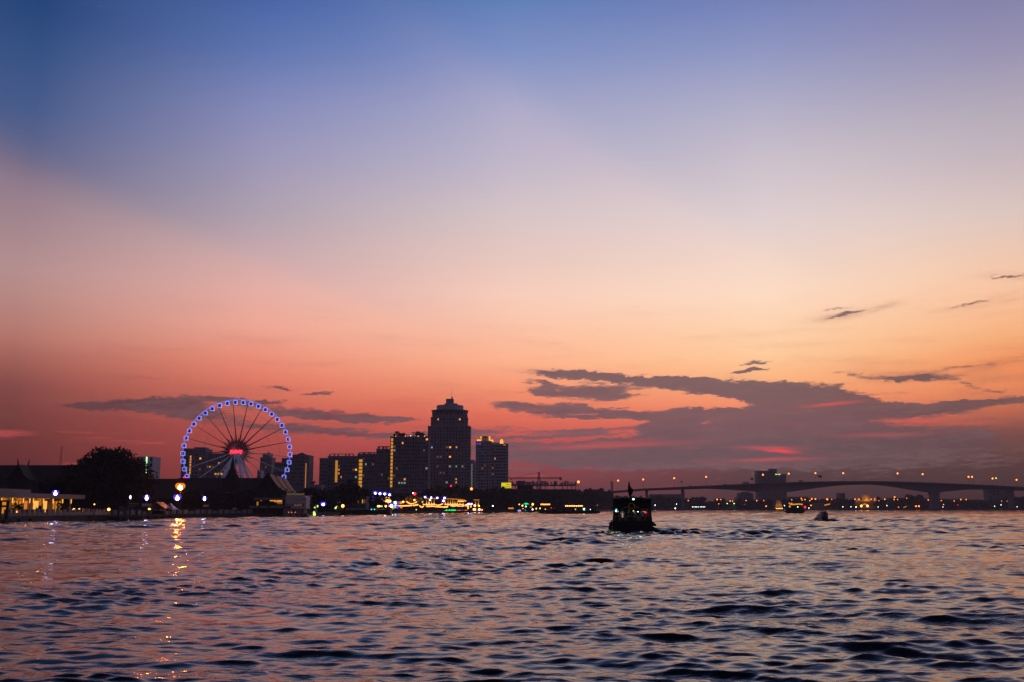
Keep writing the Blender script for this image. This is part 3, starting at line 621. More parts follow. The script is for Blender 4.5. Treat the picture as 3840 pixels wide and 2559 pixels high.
for y in (-4.2, 4.2):
    for dx in (-14, -6.5, 6.5, 14):
        MB(WF).tube((dx * .03, y * .8, 0), (dx, y * 1.7, -CW.z + 1.05), .5, .75, 6).build('support_leg', E['leg'], wheel)
    for f in (.35, .65):
        MB(WF).tube((-14 * f, y * (.8 + .9 * f), (-CW.z + 1.05) * f), (14 * f, y * (.8 + .9 * f), (-CW.z + 1.05) * f), .2).build('cross_beam', E['leg'], wheel)
# neon lettering at the hub
for off, yy, mm, nm in ((.22, -4.6, 'redn', 'neon_outline'), (.0, -4.95, 'redp', 'neon_lettering')):
    me = text_mesh('Mekhong', 2.9, .12 if off else .06, off, .35)
    mx = WF @ Matrix.Translation((-.35, yy, -.35)) @ Matrix.Rotation(R(-7), 4, 'Y') @ Matrix.Rotation(math.pi / 2, 4, 'X') @ Matrix.Scale(.56, 4, (1, 0, 0))
    me.transform(Matrix.Translation(-ORG[wheel.name]) @ mx @ Matrix.Scale(1, 4)); me.materials.clear(); me.materials.append(E[mm])
    o = bpy.data.objects.new(nm, me); COL.objects.link(o); o.parent = wheel
o = MB(WF).add([(-3.6, -4.4, -1.7), (3.0, -4.4, -1.2), (3.4, -4.4, .2), (2.6, -4.4, .75), (-2.6, -4.4, .35), (-3.3, -4.4, -.5)], [(0,1,2,3,4,5)]).build('sign_board', E['redn'], wheel, solid=.1)
# gondolas
gcab = MB().lathe([(.55, -.95), (.8, -.75), (.85, -.1), (.8, .55), (.5, .85)], (0, 0, 0), 10)
gcab_o = gfr_o = None
for k in range(42):
    a = R(4.3) + k * 2 * math.pi / 42; q = WF @ (Vector(pol(RW - .1, a)) + Vector((0, 0, -1.35))) - ORG[wheel.name]
    if gcab_o is None:
        gcab_o = gcab.build('gondola', E['gcab'], wheel, True)
        mb = MB(); w, t, b = .98, 1.0, -1.05
        for y in (-.62, .62): mb.path([(-w, y, b + .3), (-w, y, t - .25), (-w + .3, y, t), (w - .25, y, t), (w, y, t - .25), (w, y, b + .1), (w + .12, y, b), (-w + .35, y, b)], .09, 5, True)
        gfr_o = mb.build('light_frame', E['gframe'], gcab_o); c = gcab_o; f = gfr_o
        for ob in (c, f):
            for v in ob.data.vertices: v.co += ORG[wheel.name]
        ORG[c.name] = Vector()
    else:
        c = gcab_o.copy(); COL.objects.link(c); f = gfr_o.copy(); COL.objects.link(f); f.parent = c; c.parent = wheel
    c.location = q
# ------------------------------------------------------------------ high-rise blocks
def facade(t, px0, px1, py_top, Y, depth, nb, fh, wallm, lit=(), strips=(), bulge=0.0, base=1.05, slab=.35, roofcap=.9, cap=100, z_from=None, pane=(.62, .5), litonly=False):
    x0, x1 = PX(px0, Y, py_top), PX(px1, Y, py_top); zt = PZ(py_top, Y); xc, w = (x0 + x1) / 2, (x1 - x0)
    zb = base if z_from is None else z_from
    def yf(x, o=0): return Y - o + bulge * (2 * (x - xc) / w) ** 2
    def plan(o):
        xs = np.linspace(x0 - o, x1 + o, 2 if not bulge else 13)
        return [(x, yf(x, o)) for x in xs] + [(x1 + o, Y + depth + o), (x0 - o, Y + depth + o)]
    mb = MB(); mb.prism(plan(0), zb, zt - .01)
    nf = max(1, int((zt - zb) / fh)); cw = w / nb
    if slab:
        for k in range(nf + 1): mb.prism(plan(slab), zt - k * fh - .28, zt - k * fh - .02 + (roofcap if k == 0 else 0))
        for j in range(nb + 1):
            x = x0 + j * cw; mb.box(x - .22, x + .22, yf(x, slab * .7), yf(x) + .1, zb, zt - .3)
    mb.build('wall', wallm, t)
    cells = {}
    for (px, py, mm) in lit:
        x, z = PX(px, Y, py), PZ(py, Y); j = int((x - x0) / cw); k = int((zt - z) / fh)
        if 0 <= j < nb and 0 <= k < nf: cells[(j, k)] = mm
    sx = []
    for (pa, pb, ya, yb, n, mm) in strips:
        xa, xb = PX(pa, Y, ya), PX(pb, Y, ya); za, zbm = PZ(ya, Y), PZ(yb, Y); h = (za - zbm) / n
        sx.append((xa - cw * .45, xb + cw * .45, zbm, za))
        base_o = None
        for k in range(n):
            zc = za - (k + .5) * h
            if base_o is None:
                base_o = MB().box(-(xb - xa) / 2, (xb - xa) / 2, -slab - .25, -slab + .05, -h * .36, h * .36).build('lit_stair_window', E[mm], t)
                for v in base_o.data.vertices: v.co += ORG[t.name]
                o = base_o
            else: o = base_o.copy(); COL.objects.link(o)
            if k % 3 == 2 and mm == 'win' and n < 12: pass
            o.location = Vector(((xa + xb) / 2, yf((xa + xb) / 2), zc)) - ORG[t.name]
    if litonly: grid = list(cells)
    else: grid = [(j, k) for k in range(nf) for j in range(nb)]
    vr = random.Random(int(px0) * 7 + nb); drop = {g for g in grid if g not in cells and vr.random() < .10}; dull = {g for g in grid if vr.random() < .28}; wv = [vr.choice((.78, 1, 1, 1.18, .62)) for _ in range(nb)]
    grid = [g for g in grid if g not in drop and not any(a < x0 + (g[0] + .5) * cw < b and c < zt - (g[1] + .5) * fh < d for a, b, c, d in sx)]
    first = sorted(grid, key=lambda g: (g not in cells, g[1] * 7919 % 31 + g[0] * 13 % 7))
    proto = {}; rest = MB(); pw, ph = cw * pane[0] / 2, fh * pane[1] / 2
    for i, g in enumerate(first):
        j, k = g; x = x0 + (j + .5) * cw; z = zt - (k + .55) * fh; mm = cells.get(g) or ('curtain' if g in dull else None); pw = cw * pane[0] / 2 * wv[j] ; mk = (mm, wv[j])
        if i < cap:
            if mk not in proto:
                o = MB().box(-pw, pw, -.06, .05, -ph, ph).build('window', E[mm] if mm in E else M[mm or 'glass'], t)
                for v in o.data.vertices: v.co += ORG[t.name]
                proto[mk] = o
            else: o = proto[mk].copy(); COL.objects.link(o)
            o.location = Vector((x, yf(x), z)) - ORG[t.name]
        else: rest.box(x - pw, x + pw, yf(x) - .06, yf(x) + .05, z - ph, z + ph)
    if rest.v: rest.build('window', M['glass'], t)['kind'] = 'stuff'
    return x0, x1, zt
def block(name, label, cat, px0, px1, Y): return thing(name, label, cat, (PX((px0 + px1) / 2, Y), Y, 1.05))
# far left tower with a green light strip
t = block('office_tower', 'pale blue grey tower with a vertical green light strip behind the big tree', 'tower', 515, 574, 620)
facade(t, 516, 574, 1713, 620, 14, 5, 3.4, M['tower3'], strips=[(549, 552.5, 1714, 1778, 16, 'green')], slab=0)
# hotel behind the wheel
t = block('hotel', 'dark hotel slab with an amber light column behind the left half of the wheel', 'hotel', 684, 860, 900)
facade(t, 684, 772, 1686, 900, 20, 7, 3.2, M['tower2'], lit=[(757,1713,'winhot'),(751,1760,'windim')], strips=[(713.5, 718.5, 1708, 1780, 7, 'gold2')], cap=50)
facade(t, 773, 862, 1704, 908, 18, 8, 3.2, M['tower2'], lit=[(778,1745,'winhot'),(816,1737,'gold2'),(770,1731,'windim'),(790,1752,'gold2'),(800,1746,'windim'),(808,1774,'gold2'),(816,1774,'gold2'),(824,1774,'gold2'),(832,1774,'gold2'),(846,1760,'windim')], cap=50)
MB().box(PX(720, 905), PX(760, 905), 903, 915, PZ(1686, 900) + .9, PZ(1677, 900)).build('roof_room', M['tower2'], t)
t = block('office_tower', 'stepped grey tower inside the right rim of the ferris wheel', 'tower', 976, 1020, 950)
facade(t, 977, 1019, 1719, 950, 16, 5, 3.2, M['tower'], lit=[(994,1747,'winhot'),(998,1755,'windim')], cap=60)
facade(t, 986, 1012, 1704, 952, 12, 3, 3.2, M['tower'], z_from=PZ(1719, 950) + 1, cap=20)
MB().tube((PX(999, 956), 956, PZ(1704, 952)), (PX(999, 956), 956, PZ(1692, 952)), .5).build('roof_mast', M['metal'], t)
t = block('low_block', 'small pale block left of the stepped tower inside the wheel', 'building', 968, 977, 900); facade(t, 966, 977, 1767, 900, 12, 2, 3.2, M['tower3'], slab=.2)
t = block('apartment_block', 'dark stepped apartment block crossed by the right rim of the wheel', 'apartment block', 1030, 1098, 880)
facade(t, 1030, 1096, 1738, 880, 16, 8, 3.1, M['tower2'], cap=50)
facade(t, 1058, 1096, 1722, 882, 12, 4, 3.1, M['tower2'], z_from=PZ(1738, 880) + 1, cap=16)
t = block('apartment_block', 'grey apartment tower with a thin amber light line, right of the ferris wheel', 'apartment block', 1098, 1160, 820)
facade(t, 1098, 1141, 1709, 820, 18, 5, 3.1, M['tower2'], cap=80)
facade(t, 1141.5, 1160, 1711, 816, 18, 3, 3.1, M['tower'], strips=[(1147, 1149, 1738, 1830, 18, 'gold2')], slab=.2, cap=20)
MB().prism([(PX(1106, 826), PZ(1709, 820) + .9), (PX(1144, 826), PZ(1709, 820) + .9), (PX(1136, 826), PZ(1702, 820)), (PX(1126, 826), PZ(1697, 820)), (PX(1110, 826), PZ(1703, 820))], 824, 832, 'y').build('roof_room', M['dark'], t)
# water tank
t = thing('water_tower', 'small mushroom shaped water tower between the apartment blocks', 'water tower', P(1170, 1900, 560)[:2] + (1.05,))
MB().lathe([(.9, 1.05), (.8, PZ(1815, 560)), (.9, PZ(1813, 560)), (1.9, PZ(1808, 560)), (1.95, PZ(1806.5, 560)), (.6, PZ(1805.5, 560))], P(1170, 1900, 560)[:2] + (0,), 12).build('tank', M['concrete'], t)
t = block('low_block', 'low dark block right of the mushroom water tower', 'building', 1180, 1200, 560); facade(t, 1180, 1203, 1824, 560, 10, 4, 3.2, M['tower2'], slab=.2)
# stepped residential rows
t = block('apartment_block', 'wide dark apartment slab with a yellow stair column, left of the residential row', 'apartment block', 1200, 1340, 860)
facade(t, 1200, 1230, 1722, 860, 18, 4, 3.1, M['tower2'], cap=20)
facade(t, 1231, 1341, 1714, 862, 18, 12, 3.1, M['tower2'], lit=[(1337,1761,'winhot'),(1275,1748,'windim'),(1275,1761,'gold2'),(1275,1775,'gold2'),(1275,1787,'gold2'),(1325,1762,'windim'),(1336,1786,'winpale')], strips=[(1258.5, 1267, 1727, 1809, 12, 'win')], cap=60)
x0, x1, z = PX(1231, 862), PX(1320, 862), PZ(1714, 862) + .9
mb = MB(); mb.box(x0, x1, 862, 863, z + 1.4, z + 1.9)
for f in (0, .2, .36, .68, .82, 1): mb.box(x0 + (x1 - x0) * f - .5, x0 + (x1 - x0) * f + .5, 862, 863, z, z + 1.4)
mb.build('roof_frame', M['tower2'], t)
t = block('apartment_block', 'dark apartment slab with a broad yellow stair column and open roof frame', 'apartment block', 1342, 1411, 840)
facade(t, 1342, 1412, 1706, 840, 18, 8, 3.1, M['tower2'], lit=[(1368,1735,'winpale'),(1362,1786,'windim'),(1398,1740,'windim')], strips=[(1347.5, 1359.5, 1722, 1829, 8, 'win')], cap=100)
x0, x1, z = PX(1342, 840), PX(1412, 840), PZ(1706, 840) + .9
mb = MB(); mb.box(x0, x1, 840, 841, z + .7, z + 1.3)
for f in (0, .22, .3, .5, .62, .8, 1): mb.box(x0 + (x1 - x0) * f - .6, x0 + (x1 - x0) * f + .6, 840, 841, z, z + .7)
mb.build('roof_frame', M['tower2'], t)
t = block('apartment_block', 'dark apartment block with a pierced roof frame beside the tall yellow light column', 'apartment block', 1412, 1464, 830)
facade(t, 1412.5, 1464, 1688, 830, 18, 6, 3.1, M['tower2'], lit=[(1433,1785,'windim'),(1455,1800,'windim')], cap=100)
x0, x1, z = PX(1412.5, 830), PX(1464, 830), PZ(1688, 830) + .9
mb = MB(); mb.box(x0, x1, 830, 832, PZ(1677, 830), PZ(1674, 830))
for f in (0, .1, .34, .42, .56, .66, .9, 1): mb.box(x0 + (x1 - x0) * f - .35, x0 + (x1 - x0) * f + .35, 830, 832, z, PZ(1677, 830))
mb.build('roof_frame', M['tower2'], t)
t = block('apartment_tower', 'broad apartment tower with a tall yellow light column and a roof garden', 'apartment tower', 1464, 1605, 820)
facade(t, 1465, 1606, 1641, 820, 22, 14, 2.95, M['tower2'], lit=[(1511,1668,'winhot'),(1483,1694,'winpale'),(1484,1681,'windim'),(1597,1651,'winhot'),(1595,1760,'winpale'),(1484,1761,'windim'),(1482,1787,'windim'),(1514,1801,'gold2'),(1501,1813,'winpale'),(1507,1813,'winpale'),(1513,1813,'winpale'),(1521,1813,'winpale'),(1590,1690,'windim')], strips=[(1467, 1474.5, 1643, 1829, 14, 'win')], cap=100)
roofz = PZ(1641, 820) + .9
for i, (px, h, w) in enumerate(((1485,4.2,6),(1505,3,5),(1563,4,5),(1580,3,4))):
    tree_obj('roof_shrub', ['dark shrub at the left end of the roof garden', 'second dark shrub from the left on the roof garden', 'dark shrub right of the roof garden palm', 'dark shrub at the right end of the roof garden'][i], 'shrub', (PX(px, 826), 826, roofz - .2), w, 5, h * 1.2, .25, 60 + i, 26, 60, .4, 'leafdark', 'roof garden shrubs')
pt = thing('palm_tree', 'tiny dark palm standing on the roof garden', 'palm', (PX(1546, 825), 825, roofz), None); zp = PZ(1625, 825)
MB().tube((PX(1546, 825), 825, roofz), (PX(1546, 825), 825, zp), .22, .15).build('trunk', M['bark'], pt)
mb = MB()
for k in range(11):
    a = k * 2 * math.pi / 11; q = Vector((PX(1546, 825), 825, zp)); d = Vector((math.cos(a), math.sin(a), 0)); nn = Vector((-d.y, d.x, 0)) * .35
    mb.add([q, q + d * 1.1 + nn + Vector((0,0,.7)), q + d * 2.2 + Vector((0,0,-.3)), q + d * 1.1 - nn + Vector((0,0,.7))], [(0,1,2,3)])
mb.build('crown', M['leafdark'], pt)
for i, (px, py) in enumerate(((1484,1637),(1495,1639),(1520,1637),(1529,1638),(1540,1635),(1568,1637),(1592,1637))):
    lamp('roof_lamp', 'small warm lamp on the roof garden, ' + ['first','second','third','fourth','fifth','sixth','last'][i] + ' counting from the yellow column', px, py, 821, .35, 'amber', 'roof garden lamps', ground=roofz)
# main tower
YM = 900
t = block('residential_tower', 'tallest residential tower with stepped rounded top and drum under a flat disc', 'tower', 1604, 1762, YM)
litM = [(1620,1677,'winblue'),(1685,1676,'winhot'),(1714,1676,'gold2'),(1671,1676,'windim'),(1684,1715,'winhot'),(1645,1715,'windim'),(1652,1715,'windim'),(1687,1743,'winpale'),(1714,1743,'winpale'),(1732,1743,'winpale'),(1712,1797,'gold2'),(1710,1812,'gold2'),(1640,1745,'windim'),(1660,1770,'windim'),(1648,1778,'windim'),(1680,1812,'winpale')]
facade(t, 1604, 1762, 1600, YM, 26, 14, 2.85, M['tower'], lit=litM, bulge=5, cap=72)
facade(t, 1615, 1751, 1566, YM + 1, 24, 12, 2.85, M['tower'], lit=[(1645,1576,'winhot'),(1724,1575,'winhot')], bulge=5, z_from=PZ(1600, YM) + .9, cap=16)
x0, x1, z = facade(t, 1620, 1749, 1543, YM + 1.5, 22, 10, 2.85, M['tower'], bulge=5, z_from=PZ(1566, YM) + .9, cap=12)
xc = (x0 + x1) / 2; rr = (x1 - x0) / 2; yc = YM + 13
MB().lathe([(rr * .98, z), (rr * 1.09, z + .9), (rr * 1.10, z + 1.5), (rr * .9, z + 1.6)], (xc, yc, 0), 40).build('roof_disc', M['tower'], t)
MB().lathe([(rr * .79, z + 1.6), (rr * .79, PZ(1517.5, YM)), (rr * .77, PZ(1517, YM))], (xc, yc, 0), 40).build('roof_drum', M['tower3'], t)
MB().box(PX(1660, YM), PX(1709, YM), yc - 5, yc + 5, PZ(1517.5, YM), PZ(1510, YM)).build('plant_room', M['tower'], t)
MB().box(PX(1665.5, YM), PX(1694, YM), yc - 4, yc + 4, PZ(1511, YM), PZ(1492, YM)).build('lift_tower', M['tower'], t)
MB().tube((PX(1686, YM), yc, PZ(1492, YM)), (PX(1686, YM), yc, PZ(1450, YM)), .15, .06).build('antenna', M['metal'], t)
MB().path([(PX(1689, YM), yc - 3, PZ(1492, YM)), (PX(1688, YM), yc - 3, PZ(1488, YM)), (PX(1691, YM), yc - 3, PZ(1485, YM))], .7, 6).build('dish', M['metal'], t)
t = block('slim_tower', 'slim pale tower showing between the two tall towers', 'tower', 1762, 1780, 1010)
facade(t, 1755, 1779, 1728, 1010, 20, 3, 3.0, M['tower3'], strips=[(1769, 1771, 1740, 1836, 10, 'winpale')], lit=[(1766,1741,'winhot')], slab=.25, cap=24)
MB().box(PX(1779.2, 1010), PX(1783.5, 1010), 1011, 1028, 1.05, PZ(1733, 1010)).build('edge_fin', M['white'], t)
YT = 960
t = block('condominium_tower', 'tall condominium tower with golden lit roof crowns, right of the tallest tower', 'tower', 1785, 1905, YT)
facade(t, 1785, 1843, 1658, YT, 22, 6, 2.95, M['tower3'], lit=[(1814,1745,'windim'),(1812,1760,'windim'),(1800,1668,'winblue'),(1791,1668,'violet'),(1797,1668,'violet')], cap=60)
facade(t, 1843.5, 1905, 1668, YT + 2, 22, 7, 2.95, M['tower3'], lit=[(1854,1724,'gold2'),(1848,1775,'windim'),(1847,1760,'windim')], cap=40)
def crownlight(px0, px1, py0, py1, nm='crown_light', mm='tgoldb'):
    MB().box(PX(px0, YT), PX(px1, YT), YT + 2, YT + 5, PZ(py1, YT), PZ(py0, YT)).build(nm, E[mm], t)
MB().box(PX(1800, YT), PX(1836, YT), YT + 5.2, YT + 12, PZ(1658, YT) + .9, PZ(1641, YT)).build('roof_pavilion', M['tower2'], t)
MB().prism([(PX(1803, YT), PZ(1641, YT)), (PX(1833, YT), PZ(1641, YT)), (PX(1824, YT), PZ(1635, YT)), (PX(1810, YT), PZ(1635, YT))], YT + 6, YT + 11, 'y').build('roof', M['darktile'], t)
for a in ((1787,1803,1648,1654),(1800,1804,1637,1644),(1832,1837,1636,1652),(1838,1849,1649,1656),(1874,1887,1652,1666),(1877,1884,1647,1652),(1886,1896,1664,1670)): crownlight(*a)
MB().box(PX(1845, YT), PX(1872, YT), YT + 6, YT + 12, PZ(1668, YT) + .9, PZ(1658, YT)).build('roof_room', M['tower2'], t)
# ------------------------------------------------------------------ billboard, construction site, crane
bb = thing('billboard', 'backlit yellow billboard right of the golden roofed tower', 'billboard', (PX(1898, 700), 700, 1.05))
x0, x1 = PX(1880, 700), PX(1917, 700); za, zb = PZ(1811, 700), PZ(1831, 700)
MB().box(x0, x1, 700, 700.6, zb, za).build('panel', E['sign'], bb)
mb = MB()
for (a, b, c, d) in ((.50,.70,.62,.72),(.62,.98,.58,.66),(.05,.30,.30,.36),(.34,.62,.26,.33),(.66,.95,.30,.36),(.1,.9,.10,.14)): mb.box(x0 + (x1 - x0) * a, x0 + (x1 - x0) * b, 699.9, 699.98, zb + (za - zb) * c, zb + (za - zb) * d)
mb.build('dark_marking', M['yellow'], bb)
for f in (.2, .8): MB().tube((x0 + (x1 - x0) * f, 700.9, 1.05), (x0 + (x1 - x0) * f, 700.9, za), .35).build('post', M['metal'], bb)
YC = 780
cs = thing('construction_frame', 'unfinished concrete building frame with bare columns below the tower crane', 'construction site', (PX(2040, YC), YC, 1.05))
x0, x1 = PX(1914, YC), PX(2164, YC)
for py in (1819, 1835):
    MB().box(x0, x1, YC, YC + 22, PZ(py + 2.5, YC), PZ(py, YC)).build('floor_slab', M['concrete'], cs)
mb = MB(); rr2 = random.Random(4); x = x0 + .3; k = 0
for k in range(46):
    x = x0 + .3 + k * (x1 - x0 - .6) / 45; y = YC + rr2.choice((.6, 4, 8, 12))
    if k in (9, 10, 27, 33): continue
    c = MB().box(x - .28, x + .28, y, y + .5, PZ(1835, YC) , PZ(1821.5, YC)) if k % 3 == 0 else MB()
    c.box(x - .5, x + .5, y, y + .6, PZ(1819, YC), PZ(1819 - rr2.choice((5, 9, 12, 14, 16)), YC))
    c.build('column', M['concrete'], cs)
MB().box(PX(1940, YC), PX(1972, YC), YC + 4, YC + 12, PZ(1819, YC), PZ(1803, YC)).build('core_wall', M['concrete'], cs)
MB().box(PX(1974, YC), PX(1984, YC), YC + 6, YC + 12, PZ(1819, YC), PZ(1806, YC)).build('core_wall', M['concrete'], cs)
MB().box(PX(1940, YC), PX(2000, YC), YC + 3, YC + 20, PZ(1835, YC), PZ(1821.5, YC)).build('infill_wall', M['dark'], cs)
MB().box(x0, x1, YC + 1, YC + 21, 1.05, PZ(1838, YC)).build('lower_floors', M['dark'], cs)
cr = thing('tower_crane', 'thin tower crane with a level jib over the unfinished frame', 'crane', (PX(2021, YC), YC - 3, 1.05))
xm = PX(2021, YC); zj = PZ(1794, YC); zt = PZ(1772, YC)
def lattice(a, b, w, n, r=.09):
    mb = MB(); a, b = Vector(a), Vector(b); d = (b - a).normalized(); u = d.orthogonal().normalized() * w; v = d.cross(u)
    cs_ = [u + v, u - v, -u - v, -u + v]
    for c in cs_: mb.tube(a + c, b + c, r, n=4)
    for k in range(n):
        p, q = a.lerp(b, k / n), a.lerp(b, (k + 1) / n)
        for i in range(4): mb.tube(p + cs_[i], q + cs_[(i + 1) % 4], r * .7, n=4)
    return mb
lattice((xm, YC - 3, 1.05), (xm, YC - 3, zj), .8, 22, .2).build('mast', M['metal'], cr)
lattice((xm, YC - 3, zj), (xm, YC - 3, zt), .45, 5, .2).build('apex', M['metal'], cr)
lattice((xm, YC - 3, zj), (PX(1905, YC), YC - 3, zj - .2), .42, 26, .11).build('jib', M['metal'], cr)
lattice((xm, YC - 3, zj), (PX(2104, YC), YC - 3, zj), .42, 14, .11).build('counter_jib', M['metal'], cr)
MB().box(PX(2098, YC), PX(2106, YC), YC - 4, YC - 2, zj - 1.6, zj + .8).build('counterweight', M['concrete'], cr)
mb = MB(); mb.tube((xm, YC - 3, zt), (PX(1925, YC), YC - 3, zj), .07); mb.tube((xm, YC - 3, zt), (PX(2090, YC), YC - 3, zj), .07); mb.build('tie_rod', M['metal'], cr)
MB().box(PX(1916, YC), PX(1920, YC), YC - 3.8, YC - 2.2, zj - 1.6, zj - .6).build('trolley', M['metal'], cr)
lamp('street_lamp', 'orange lamp on a mast beside the right end of the unfinished frame', 2169, 1808, YC - 2, .95, 'orange', pole=.12)
# ------------------------------------------------------------------ riverside trees, middle distance
def mass(name, label, profile, dY, depth, n, leaf, seed, m='leafdark', Yfix=None):
    rg = np.random.default_rng(seed); pxs = [p[0] for p in profile]; vv = []
    px = rg.uniform(pxs[0], pxs[-1], n); top = np.interp(px, pxs, [p[1] for p in profile])
    for i in range(n):
        Y = (Yfix or bankY(px[i]) + dY) + rg.uniform(0, depth); zt = PZ(top[i], Y) * (1 - .12 * abs(math.sin(px[i] * .11 + seed)) - .05 * abs(math.sin(px[i] * .37)))
        z = 1.0 + (zt - 1.0) * (rg.uniform(0, 1) ** .75); c = np.array([PX(px[i], Y), Y, z])
        a = rg.normal(0, 1, 3); a /= np.linalg.norm(a); b = np.cross(a, rg.normal(0, 1, 3)); b /= np.linalg.norm(b) + 1e-9; s = leaf * rg.uniform(.6, 1.4)
        vv += [c - a * s, c - b * s * .7, c + a * s, c + b * s * .7]
    me = bpy.data.meshes.new(name); me.from_pydata([tuple(v) for v in vv], [], np.arange(len(vv)).reshape(-1, 4).tolist()); me.materials.append(M[m])
    o = bpy.data.objects.new(name, me); COL.objects.link(o); return tag(o, label, None, None, 'stuff')
mass('riverside_woods', 'dark mass of trees along the far side of the river bend, from the lit quay to the bridge', [(1600,1836),(1640,1828),(1700,1822),(1760,1832),(1785,1845),(1800,1836),(1870,1826),(1920,1832),(2050,1836),(2165,1838),(2200,1834),(2300,1836)], 22, 34, 17000, 1.5, 3)
mass('quay_shrubbery', 'low dark shrubbery behind the quay lights under the apartment blocks', [(1120,1862),(1200,1848),(1330,1842),(1480,1850),(1560,1852),(1620,1850)], 26, 16, 5200, 1.1, 5)
for i, (px, top, w, lab) in enumerate(((1180,1834,18,'rounded dark tree left of the wide apartment slab'),(1213,1842,12,'dark tree touching the foot of the wide apartment slab'),(1297,1789,14.5,'tall dark tree rising before the yellow stair column'),(1340,1835,17,'lower dark tree right of the tall one by the yellow columns'),(1385,1842,15,'broad low dark tree left of the row of blue lamps'))):
    Y = bankY(px) + 22; h = PZ(top, Y) - 1.05
    tree_obj('riverside_tree', lab, 'tree', (PX(px, Y), Y, 1.05), w, w * .8, h * .86, h * .16, 40 + i, 50, 80, .5, 'leafdark', 'trees behind the quay')
for i, (px, top, w, lab) in enumerate(((1655,1826,26,'wide dark tree below the tallest tower'),(1730,1826,24,'second wide dark tree below the tallest tower, on its right'),(1832,1834,28,'dark tree below the golden roofed condominium'),(1870,1827,20,'dark tree left of the yellow billboard'),(2208,1828,20,'domed dark tree left of the bridge ramp'),(2245,1825,21,'domed dark tree where the bridge ramp disappears'),(2282,1838,16,'small dark tree under the start of the bridge'))):
    Y = bankY(px) + 40; h = PZ(top, Y) - 1.05
    tree_obj('riverside_tree', lab, 'tree', (PX(px, Y), Y, 1.05), w, w * .8, h * .86, h * .16, 50 + i, 50, 70, .8, 'leafdark', 'trees along the river bend')
# ------------------------------------------------------------------ bridge
YB = FARY - 40
TOP = [(2120,1851),(2300,1843),(2400,1834),(2575,1826),(2750,1818),(2900,1811.5),(3050,1807.5),(3150,1806),(3300,1806),(3400,1808.5),(3500,1812),(3700,1820.5),(3840,1828),(4100,1843)]
BOT = [(2120,1858),(2300,1850.5),(2400,1841.5),(2560,1836),(2660,1833),(2740,1836.5),(2800,1841),(2870,1847),(2920,1849.5),(2960,1846),(3020,1837),(3080,1829),(3150,1821),(3210,1818),(3280,1817.5),(3340,1823),(3420,1836),(3480,1845.5),(3515,1848),(3560,1843),(3620,1837),(3700,1836),(3840,1840),(4100,1852)]
br = thing('bridge', 'long concrete box girder bridge arching low across the whole right side', 'bridge', (PX(2920, YB), YB, -1))
pxs = np.arange(2120, 4101, 20); tz = [PZ(np.interp(p, *zip(*TOP)), YB) for p in pxs]; bz = [PZ(np.interp(p, *zip(*BOT)), YB) for p in pxs]; bxs = [PX(p, YB, 1830) for p in pxs]
mb = MB(); mb.prism([(x, z - .6) for x, z in zip(bxs, tz)] + [(x, z) for x, z in list(zip(bxs, bz))[::-1]], YB, YB + 12, 'y'); mb.build('girder', M['bridge'], br)
mb = MB(); mb.prism([(x, z - .6 + .003) for x, z in zip(bxs, tz)] + [(x, z - 1.3) for x, z in list(zip(bxs, tz))[::-1]], YB - 6, YB - .003, 'y'); mb.prism([(x, z - .6 + .003) for x, z in zip(bxs, tz)] + [(x, z - 1.3) for x, z in list(zip(bxs, tz))[::-1]], YB + 12.003, YB + 18, 'y'); mb.build('deck_edge', M['bridge'], br)
for y in (YB - 6.2, YB + 17.9):
    mb = MB(); mb.prism([(x, z + .2) for x, z in zip(bxs, tz)] + [(x, z - .7) for x, z in list(zip(bxs, tz))[::-1]], y, y + .3, 'y'); mb.build('parapet', M['bridge'], br)
def pier(px, w, py, flare=0):
    x = PX(px, YB, 1880); z = PZ(py, YB); h = w / 2
    mb = MB(); mb.prism([(x - h, -1.5), (x + h, -1.5), (x + h, z - flare), (x + h * (1.35 if flare else 1), z), (x - h * (1.35 if flare else 1), z), (x - h, z - flare)], YB + 1, YB + 11, 'y')
    if flare: mb.box(x - h * 1.5, x + h * 1.5, YB - 1, YB + 13, -1.5, 1.2)
    mb.build('pier', M['bridge'], br); return x
pier(2918, 7.2, 1848, 3); pier(3512, 9.6, 1847, 3); pier(2564, 2.8, 1834); pier(2428, 2.2, 1840); pier(3800, 4.5, 1837)
deck_z = lambda px: PZ(float(np.interp(px, *zip(*TOP))), YB)
BL = [(2318,1803),(2412,1799),(2528,1794),(2648,1789),(2861,1781),(2958,1777),(3058,1775),(3162,1775),(3366,1776),(3460,1779),(3632,1789),(3645,1789),(3722,1795),(3735,1794),(3812,1800)]
ordn = ['first','second','third','fourth','fifth','sixth','seventh','eighth','ninth','tenth','eleventh','twelfth','thirteenth','fourteenth','last']
for i, (px, py) in enumerate(BL):
    lamp('bridge_lamp', ('yellow green' if i == 13 else 'orange') + ' lamp on a tall pole on the bridge deck, ' + ordn[i] + ' from the left end', px, py, YB - 5.6, 1.05, 'lightgreen' if i == 13 else 'orange', 'street lamps along the bridge', ground=deck_z(px) - .6, pole=.12)
for i, (px, py, w, h, l) in enumerate(((2558,1808,6,6,'small dark sign on a post near the left bridge ramp'),(2824,1797,10,7,'dark sign on a post before the square building on the bridge'),(3080,1788,14,8,'dark overhead sign at the middle of the bridge'))):
    s = thing('road_sign', l, 'sign', (PX(px, YB), YB - 5, deck_z(px) - .6), 'signs on the bridge')
    MB().box(PX(px - w / 2, YB - 5), PX(px + w / 2, YB - 5), YB - 5.1, YB - 4.9, PZ(py + h / 2, YB), PZ(py - h / 2, YB)).build('panel', M['dark'], s)
    MB().tube((PX(px, YB), YB - 4.8, deck_z(px) - .6), (PX(px, YB), YB - 4.8, PZ(py, YB)), .12).build('post', M['metal'], s)
